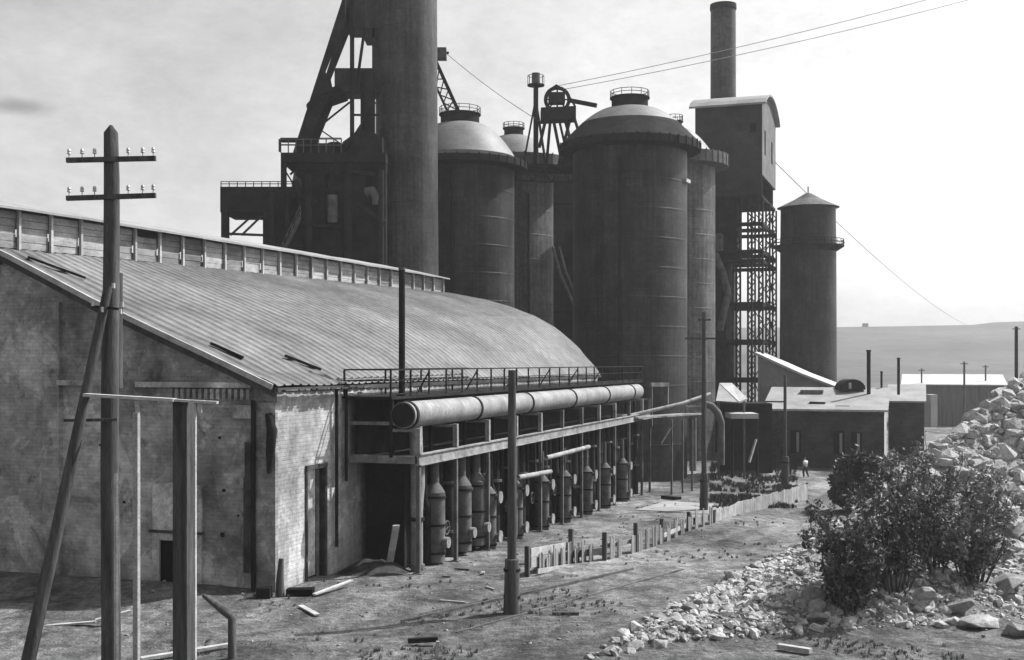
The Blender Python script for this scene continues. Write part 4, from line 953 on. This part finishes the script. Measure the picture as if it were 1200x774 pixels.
pr = [(838, 612, 600), (866, 603, 588), (890, 598, 582), (918, 592, 575), (946, 586, 568)]
pp = [(G(a, b), W(a, c, G(a, b).y)) for a, b, c in pr]
n = 0
for (a0, a1), (b0, b1) in zip(pp, pp[1:]):
    L_ = (b0-a0).length; k = max(2, int(L_/.28))
    for i in range(k):
        f0, f1 = i/k, (i+.9)/k; jt = R.uniform(-.05, .05)
        q = [a0.lerp(b0, f0), a0.lerp(b0, f1), a1.lerp(b1, f1)+Z*jt, a1.lerp(b1, f0)+Z*jt]
        e = (b0-a0).cross(Z).normalized()*.04
        MB().add(q+[x+e for x in q], [(0, 1, 2, 3), (7, 6, 5, 4), (0, 4, 5, 1), (1, 5, 6, 2), (2, 6, 7, 3), (3, 7, 4, 0)]).build('board', M['paleWood'], f2) if n < 95 else None
        n += 1
for a0, a1 in pp: MB().bar(a0+Vector((0, .12, -.1)), a1+Vector((0, .12, .1)), .15).build('post', M['wood'], f2)
# pale slab area on the yard
o = MB().add([onG(745, 598, .03), onG(835, 603, .03), onG(860, 592, .03), onG(780, 588, .03)], [(0, 1, 2, 3)])
tag(o.build('path', M['midroof']), 'pale trodden slab path by the tallest bare pole', kind='structure')
debris('trench_sleeper', 'dark sleeper lying flat by the feet of the pipe bridge props', 'sleeper', M['dark'], [onG(778, 584, .1), onG(795, 586, .1)], .5, .2)

# ------------------------------------------------------------------ stones
def rock(seed, flat=1.0, n=16, bev=True):
    r = random.Random(seed); bm = bmesh.new()
    for _ in range(n-4):
        v = Vector((r.gauss(0, 1), r.gauss(0, 1), r.gauss(0, 1))).normalized()
        v = Vector((v.x*r.uniform(.8, 1.15), v.y*r.uniform(.65, .95), v.z*.62*flat)); bm.verts.new(v)
    res = bmesh.ops.convex_hull(bm, input=bm.verts)
    bmesh.ops.delete(bm, geom=[v for v in bm.verts if not v.link_faces], context='VERTS')
    bmesh.ops.recalc_face_normals(bm, faces=bm.faces)
    if bev: bmesh.ops.bevel(bm, geom=bm.edges[:], offset=.025, segments=1, affect='EDGES')
    me = bpy.data.meshes.new('stone'); bm.to_mesh(me); bm.free(); me.materials.append(M['stone']); return me
rocks = [rock(i, .9 if i < 8 else .6, 15+(i%3)*4 if i < 8 else 20) for i in range(12)]
def place(me, p, s, label, group, name='stone'):
    o = bpy.data.objects.new(name, me); COL.objects.link(o); o.location = p
    o.rotation_euler = (R.uniform(-.6, .6), R.uniform(-.6, .6), R.uniform(0, 6.28)); o.scale = (s, s, s)
    return tag(o, label, 'stone', group)
cnt = 0
taken = []
def visible(p):
    px = CX+p.x/p.y*F; py = CY-(p.z-H)/p.y*F; return -20 < px < 1220 and -20 < py < 790, px, py
while cnt < 230:
    px = R.uniform(690, 1000); f = R.random()
    # band running from the lower left to the far right of the heap foot
    yl = 768-(px-690)*.56; yh = 775-(px-690)*.17
    yl = max(yl, 612); py = yl+(yh-yl)*(R.random()**.8)
    if R.random() < .35*(py-yl < 12): continue
    p = G(px, py); s = R.choice((.10, .13, .16, .2, .24, .3, .4))*R.uniform(.8, 1.1)
    if any((p-q).length < (s+w)*.62 for q, w in taken): continue
    taken.append((p, s))
    place(R.choice(rocks[:8]), p+Z*s*.12, s, 'pale angular stone among the loose stones along the foot of the heap', 'loose stones at the foot of the heap'); cnt += 1
for a_, s_ in place_later: place(R.choice(rocks[:8]), a_, s_, 'lone small stone lying on the bare ground at the bottom left of centre', 'lone stones on the bare ground')
slabs = [(1145, 735, .85, 'big flat slab lying lowest right at the heap foot'), (1178, 690, .95, 'flat slab on the right above the lowest big slab'), (1120, 715, .7, 'squat slab left of the big flat slabs'),
         (1080, 700, .75, 'pale block behind the squat slab'), (1040, 690, .65, 'blocky stone left of the pale block under the shrub'), (1190, 745, .6, 'tilted small slab at the bottom right corner'),
         (955, 705, .6, 'rounded stone at the left foot of the dark shrub'), (1185, 655, .9, 'long pale slab on the right slope above the others'), (1010, 705, .5, 'small block just right of the dark shrub base'), (860, 680, .5, 'largest pale stone at the left tip of the loose stones')]
for px, py, s, lb in slabs:
    p = G(px, py); place(R.choice(rocks[8:]) if s > .65 else R.choice(rocks[:8]), p+Z*.1, s, lb, 'large slabs at the heap foot', 'stone_slab')
# rubble mass over the heap
rb = MB()
tmpl = []
for me in [rock(50+i, 1.1, 15+3*(i%4), False) for i in range(8)]:
    tmpl.append(([v.co.copy() for v in me.vertices], [tuple(f.vertices) for f in me.polygons]))
n = 0; tries = 0
while n < 27000 and tries < 260000:
    tries += 1
    x = R.uniform(3, 42); y = R.uniform(35, 95); h = heap(x, y)
    if h < .06: continue
    z = zg(x, y); ok, px, py = visible(Vector((x, y, z)))
    if not ok or px < 700: continue
    s = R.choice((.04, .05, .06, .08, .1, .12, .14, .17, .2, .26, .42))*R.uniform(.8, 1.2)*(1.15 if h > 1.5 else .6)
    vs_, fs_ = tmpl[R.randrange(8)]; E = Matrix.Rotation(R.uniform(0, 6.28), 3, 'Z') @ Matrix.Rotation(R.uniform(-.9, .9), 3, 'X')
    o = Vector((x, y, z+s*.02)); rb.add([o+(E @ v)*s for v in vs_], fs_); n += 1
for _ in range(6000):
    x = R.uniform(14, 42); y = R.uniform(34, 72); z = zg(x, y)
    if visible(Vector((x, y, z)))[0] or heap(x, y) < .3: continue
    s = R.choice((.14, .2, .3, .45)); vs_, fs_ = tmpl[R.randrange(8)]; E = Matrix.Rotation(R.uniform(0, 6.28), 3, 'Z'); o = Vector((x, y, z)); rb.add([o+(E @ v)*s for v in vs_], fs_)
M['rubble'] = mat('heap_rubble', .22, .48, 1.3, .95, 1.0, fine=.4, spec=.05)
tag(rb.build('rubble', M['rubble']), 'pale broken rubble covering the heap slope', 'rubble', kind='stuff')
# scattered pebbles and clods on open ground
pb = MB(); n = 0
while n < 2000:
    px = R.uniform(120, 1200); py = R.uniform(600, 776)**1.0
    if px < 300 and py < 690: continue
    p = G(px, py) if n % 14 == 0 else p+Vector((R.gauss(0, .5), R.gauss(0, .5), 0)); p.z = zg(p.x, p.y)
    n += 1
    g_ = p-C0
    if g_.dot(U) > .2 and g_.dot(V) > 0: continue
    s = R.choice((.02, .025, .03, .04, .08))*R.uniform(.7, 1.3); vs_, fs_ = tmpl[R.randrange(8)]
    E = Matrix.Rotation(R.uniform(0, 6.28), 3, 'Z'); pb.add([p+(E @ v)*s for v in vs_], fs_)
M['gravel'] = mat('gravel_stone', .08, .28, 2, .95, .5, fine=.4, spec=.05)
tag(pb.build('gravel', M['gravel']), 'scattered gravel and clods on the open ground', 'gravel', kind='stuff')
# grass tufts
gr = MB(); n = 0
def tuft(mb, p, h, k):
    for _ in range(k):
        a = R.uniform(0, 6.28); e = Vector((math.cos(a), math.sin(a), 0)); b = p+e*R.uniform(0, .1); w = Vector((-e.y, e.x, 0))*R.uniform(.008, .018)
        t = b+e*R.uniform(.02, .5)*h+Z*h*R.uniform(.6, 1.1); m_ = b.lerp(t, .5)+Z*h*.12
        mb.add([b-w, b+w, m_+w*.8, m_-w*.8, t], [(0, 1, 2, 3), (3, 2, 4)])
while n < 900:
    px = R.uniform(200, 1200); py = R.uniform(590, 776); p = G(px, py)
    nn_ = noise.noise(Vector((p.x*.25, p.y*.25, 3)))
    if nn_ < .2 and R.random() < .97: continue
    g_ = p-C0; n += 1
    if g_.dot(U) > .2 and g_.dot(V) > -3.3 and p.y < 95 and g_.dot(U) > 3: continue
    tuft(gr, p, R.uniform(.05, .17), 12)
wd = MB(); n = 0
while n < 2600:
    p = G(R.uniform(832, 934), R.uniform(543, 596)); n += 1
    q = noise.noise(Vector((p.x*.5, p.y*.3, 8)))
    if q < -.12: continue
    tuft(wd, p, R.uniform(.12, .32)*(1+max(0, q)*2.2), 14)
tag(wd.build('weeds', M['weed']), 'dark rank weeds in the hollow behind the white board fence', 'weeds', kind='stuff')
tag(gr.build('grass', M['grass']), 'dry grass tufts over the yard', 'grass', kind='stuff')

# ------------------------------------------------------------------ shrubs
def shrub(name, label, px, py, hpx, wpx, nst, nleaf, m, ls=.09, round_=False, seed=1, group=None):
    r = random.Random(seed); p = G(px, py); k = p.y; h = hpx/F*k; w = wpx/F*k
    t = thing(name, label, 'shrub', p, group)
    stems = MB(); lv = MB(); tips = []
    for i in range(nst):
        a = r.uniform(0, 6.28); rad = w*.5*math.sqrt(r.random()); hh = h*(1-.25*(rad/(w*.5))**2)*r.uniform(.4, 1.12)
        if round_: hh = h*math.sqrt(max(.05, 1-(rad/(w*.5))**2))*r.uniform(.85, 1)
        b = p+Vector((math.cos(a)*rad*.35, math.sin(a)*rad*.35, -.1)); tp = p+Vector((math.cos(a)*rad, math.sin(a)*rad*.8, hh))
        mid = b.lerp(tp, .5)+Vector((r.uniform(-.2, .2), r.uniform(-.2, .2), hh*.08))
        stems.path([b, mid, tp], [.04, .025, .008], 5)
        for j in range(7):
            f = r.uniform(.15, 1); q = b.lerp(mid, f*2) if f < .5 else mid.lerp(tp, f*2-1)
            e = Vector((r.gauss(0, .8), r.gauss(0, .8), r.uniform(.3, 2.0))).normalized()*r.uniform(.2, .9)*min(1, w/3)
            stems.path([q, q+e*.6, q+e], [.014, .009, .004], 4); tips.append((q, q+e))
        tips.append((mid.lerp(tp, .6), tp))
    wts = [r.random()**3+.02 for _ in tips]; pick = r.choices(tips, wts, k=nleaf)
    for i in range(nleaf):
        a, b = pick[i]; q = a.lerp(b, r.random()**.6)+Vector((r.gauss(0, .09), r.gauss(0, .09), r.gauss(0, .09)))
        d = Vector((r.gauss(0, 1), r.gauss(0, 1), r.gauss(.5, .8))).normalized(); s = ls*r.choice((.5, .8, 1.0, 1.3, 1.8))
        n_ = d.orthogonal().normalized(); n_ = (Matrix.Rotation(r.uniform(0, 6.28), 3, d) @ n_)*s*.3
        lv.add([q, q+d*s*.5+n_, q+d*s, q+d*s*.5-n_], [(0, 1, 2, 3)])
    stems.build('stems', M['bark'], t); lv.build('foliage', m, t)
G1 = 'shrubs growing on the heap'
shrub('shrub', 'darkest shrub at the left edge of the heap, its foot among the loose stones', 990, 716, 110, 95, 30, 7500, M['leaf'], .12, seed=1, group=G1)
shrub('shrub', 'low dark shrub with a leaning left tip over the pale stone', 962, 650, 62, 50, 9, 1900, M['leaf'], .12, seed=2, group=G1)
shrub('shrub', 'big dark upright shrub in the middle of those on the heap', 1045, 690, 145, 110, 24, 6800, M['leaf'], .11, seed=3, group=G1)
shrub('shrub', 'grey rounded shrub farthest right on the heap above the slabs', 1140, 682, 90, 100, 22, 5500, M['leaf3'], .12, seed=4, group=G1)
shrub('shrub', 'pale wispy tall shrub highest on the heap slope', 1100, 632, 115, 90, 14, 3000, M['leaf2'], .11, seed=5, group=G1)
shrub('shrub', 'pale wispy upright shrub just right of the round bush', 1052, 625, 105, 60, 12, 2600, M['leaf2'], .11, seed=6, group=G1)
shrub('shrub', 'thin grey shrub between the big upright shrub and the rounded one', 1092, 670, 115, 75, 12, 3600, M['leaf3'], .11, seed=9, group=G1)
shrub('shrub', 'sparse pale shrub nearest the right edge of the photo, up the bank', 1165, 625, 75, 70, 10, 1900, M['leaf2'], .1, seed=10, group=G1)
shrub('round_bush', 'round clipped-looking dark bush beyond the white board fence', 1003, 600, 72, 70, 60, 16000, M['leaf'], .2, True, seed=8)

# ------------------------------------------------------------------ person
def person(px, py):
    p = G(px, py); t = thing('person', 'person walking with a pale shirt and dark trousers, beyond the white board fence', 'person', p)
    sk_ = {'pel': (0, 0, .95, .13), 'che': (.02, .06, 1.3, .16), 'nec': (.02, .1, 1.5, .06), 'hd': (.03, .14, 1.6, .095), 'top': (.03, .15, 1.7, .085),
           'lh': (-.1, 0, .9, .1), 'lk': (-.12, .16, .5, .07), 'lf': (-.12, .05, .08, .05), 'lt': (-.12, .2, .04, .045),
           'rh': (.1, 0, .9, .1), 'rk': (.12, -.02, .5, .07), 'rf': (.12, -.25, .1, .05), 'rt': (.12, -.12, .04, .045),
           'ls': (-.2, .05, 1.4, .065), 'le': (-.25, -.05, 1.14, .048), 'lw': (-.25, .05, .9, .035), 'lm': (-.25, .09, .82, .035),
           'rs': (.22, .05, 1.4, .065), 're': (.27, .12, 1.14, .048), 'rw': (.27, .28, .98, .035), 'rm': (.27, .33, .93, .035)}
    def sk(name, keys, edges, m, grow=0.0):
        me = bpy.data.meshes.new(name); me.from_pydata([sk_[k][:3] for k in keys], [(keys.index(a), keys.index(b)) for a, b in edges], [])
        o = bpy.data.objects.new(name, me); COL.objects.link(o); me.materials.append(m); o.parent = t
        md = o.modifiers.new('skin', 'SKIN'); 
        for i, k in enumerate(keys): rr = sk_[k][3]+grow; me.skin_vertices[0].data[i].radius = (rr, rr)
        me.skin_vertices[0].data[0].use_root = True
        s = o.modifiers.new('sub', 'SUBSURF'); s.levels = 2; s.render_levels = 2; md.use_smooth_shade = True
    K_ = list(sk_); E_ = [('pel', 'che'), ('che', 'nec'), ('nec', 'hd'), ('hd', 'top'), ('pel', 'lh'), ('lh', 'lk'), ('lk', 'lf'), ('lf', 'lt'), ('pel', 'rh'), ('rh', 'rk'), ('rk', 'rf'), ('rf', 'rt'), ('che', 'ls'), ('ls', 'le'), ('le', 'lw'), ('lw', 'lm'), ('che', 'rs'), ('rs', 're'), ('re', 'rw'), ('rw', 'rm')]
    sk('body', K_, E_, M['skin'])
    sk('shirt', ['pel', 'che', 'ls', 'le', 'rs', 're'], [('pel', 'che'), ('che', 'ls'), ('ls', 'le'), ('che', 'rs'), ('rs', 're')], M['coat'], .022)
    sk('trousers', ['pel', 'lh', 'lk', 'lf', 'rh', 'rk', 'rf'], [('pel', 'lh'), ('lh', 'lk'), ('lk', 'lf'), ('pel', 'rh'), ('rh', 'rk'), ('rk', 'rf')], M['trous'], .028)
    MB().lathe(p+Vector((.03, .14, 1.64)), [(.105, 0), (.1, .08), (.05, .13), (0, .14)], 16).build('cap', M['trous'], t)
    t.rotation_euler = (0, 0, .5)
ROOTP = None
person(944, 560)

# ------------------------------------------------------------------ cables
def cable(label, a, b, sag, r, m='dark'):
    pts = [a.lerp(b, i/24)-Z*sag*4*(i/24)*(1-i/24) for i in range(25)]
    tag(MB().path(pts, r, 5).build('cable', M[m], origin=a), label, 'cable', 'overhead cables')
cable('lower of the two long faint cables rising to the upper right from the sheave frame', W(655, 106, 117), W(1500, -110, 130), 1.5, .035, 'midroof')
cable('upper of the two long faint cables rising to the upper right from the sheave frame', W(653, 101, 117), W(1500, -130, 130), 1.5, .035, 'midroof')
cable('thin stay cable falling from the lattice hoist cabin down to the right', W(522, 62, 113), W(632, 142, 118), .3, .035, 'midroof')
cable('stay cable slanting down past the tank tower to the far right', W(908, 190, 131), W(1150, 388, 400), 3, .05, 'midroof')

# ------------------------------------------------------------------ haze
b = MB(); b.obox((-2100, -260, -4.5), (4200, 0, 0), (0, 2260, 0), (0, 0, 66))
hz = bpy.data.materials.new('haze'); hz.use_nodes = True; nt = hz.node_tree
nt.nodes.remove(nt.nodes['Principled BSDF']); pv = nt.nodes.new('ShaderNodeVolumePrincipled')
pv.inputs['Color'].default_value = (.9, .9, .9, 1); pv.inputs['Density'].default_value = .00027; pv.inputs['Anisotropy'].default_value = .3
nt.links.new(pv.outputs[0], nt.nodes['Material Output'].inputs['Volume'])
tag(b.build('haze', hz), 'thin pale air haze', kind='stuff')

# ------------------------------------------------------------------ light, sky
EL, AZ = 48, 26
sd = Vector((math.cos(math.radians(AZ))*math.cos(math.radians(EL)), math.sin(math.radians(AZ))*math.cos(math.radians(EL)), math.sin(math.radians(EL))))
l = bpy.data.lights.new('sun', 'SUN'); l.energy = 5.0; l.angle = math.radians(.6); l.color = (1, 1, 1)
lo = bpy.data.objects.new('sun', l); COL.objects.link(lo); lo.rotation_euler = sd.to_track_quat('Z', 'Y').to_euler(); lo.location = sd*200
w = bpy.data.worlds.new('World'); sc.world = w; w.use_nodes = True; nt = w.node_tree; L = nt.links.new
bg = nt.nodes['Background']; sky = nt.nodes.new('ShaderNodeTexSky'); sky.sky_type = 'NISHITA'; sky.sun_disc = False
sky.sun_elevation = math.radians(EL); sky.sun_rotation = math.radians(90-AZ); sky.air_density = 1.0; sky.dust_density = 3.0
bw = nt.nodes.new('ShaderNodeRGBToBW'); L(sky.outputs[0], bw.inputs[0])
tc = nt.nodes.new('ShaderNodeTexCoord')
mp = nt.nodes.new('ShaderNodeMapping'); mp.inputs['Scale'].default_value = (1, 1, 2.2); L(tc.outputs['Generated'], mp.inputs[0])
nz = _n(nt, 'ShaderNodeTexNoise', Scale=5.0, Detail=9.0, Roughness=.6, Distortion=.4); L(mp.outputs[0], nz.inputs['Vector'])
mr = _n(nt, 'ShaderNodeMapRange'); mr.inputs['From Min'].default_value = .35; mr.inputs['From Max'].default_value = .7; mr.inputs['To Min'].default_value = .82; mr.inputs['To Max'].default_value = 1.1; L(nz.outputs['Fac'], mr.inputs['Value'])
mu = _n(nt, 'ShaderNodeMath', operation='MULTIPLY'); L(bw.outputs[0], mu.inputs[0]); L(mr.outputs[0], mu.inputs[1])
nf = _n(nt, 'ShaderNodeTexNoise', Scale=60.0, Detail=7.0, Roughness=.75); L(mp.outputs[0], nf.inputs['Vector'])
mf = _n(nt, 'ShaderNodeMapRange'); mf.inputs['From Min'].default_value = .3; mf.inputs['From Max'].default_value = .7; mf.inputs['To Min'].default_value = .93; mf.inputs['To Max'].default_value = 1.07; L(nf.outputs['Fac'], mf.inputs['Value'])
mq = _n(nt, 'ShaderNodeMath', operation='MULTIPLY'); L(mu.outputs[0], mq.inputs[0]); L(mf.outputs[0], mq.inputs[1]); mu = mq
# one small dark cloud low in the left sky
cd = Vector((-585/F, 1, 300/F)).normalized()
vs_ = _n(nt, 'ShaderNodeVectorMath', operation='SUBTRACT'); L(tc.outputs['Generated'], vs_.inputs[0]); vs_.inputs[1].default_value = cd
vm = _n(nt, 'ShaderNodeVectorMath', operation='MULTIPLY'); L(vs_.outputs[0], vm.inputs[0]); vm.inputs[1].default_value = (28, 28, 130)
vl = _n(nt, 'ShaderNodeVectorMath', operation='LENGTH'); L(vm.outputs[0], vl.inputs[0])
n4 = _n(nt, 'ShaderNodeTexNoise', Scale=40.0, Detail=4.0); L(tc.outputs['Generated'], n4.inputs['Vector'])
ad = _n(nt, 'ShaderNodeMath', operation='ADD'); L(vl.outputs['Value'], ad.inputs[0]); L(n4.outputs['Fac'], ad.inputs[1])
m5 = _n(nt, 'ShaderNodeMapRange'); m5.interpolation_type = 'SMOOTHSTEP'; m5.inputs['From Min'].default_value = .5; m5.inputs['From Max'].default_value = 1.7; m5.inputs['To Min'].default_value = .6; m5.inputs['To Max'].default_value = 1.0; L(ad.outputs[0], m5.inputs['Value'])
mu2 = _n(nt, 'ShaderNodeMath', operation='MULTIPLY'); L(mu.outputs[0], mu2.inputs[0]); L(m5.outputs[0], mu2.inputs[1])
L(mu2.outputs[0], bg.inputs['Color']); bg.inputs['Strength'].default_value = .15

cam = bpy.data.cameras.new('camera'); co = bpy.data.objects.new('camera', cam); COL.objects.link(co); sc.camera = co
co.location = (0, 0, H); co.rotation_euler = (math.radians(90), 0, 0); cam.sensor_width = 36; cam.lens = 42.0; cam.shift_y = 38/1200; cam.clip_end = 6000; cam.clip_start = .5
vs = sc.view_settings; vs.view_transform = 'Standard'; vs.look = 'None'; vs.exposure = .65; vs.gamma = 1
sc.cycles.use_denoising = True; sc.cycles.volume_bounces = 0; sc.cycles.max_bounces = 6
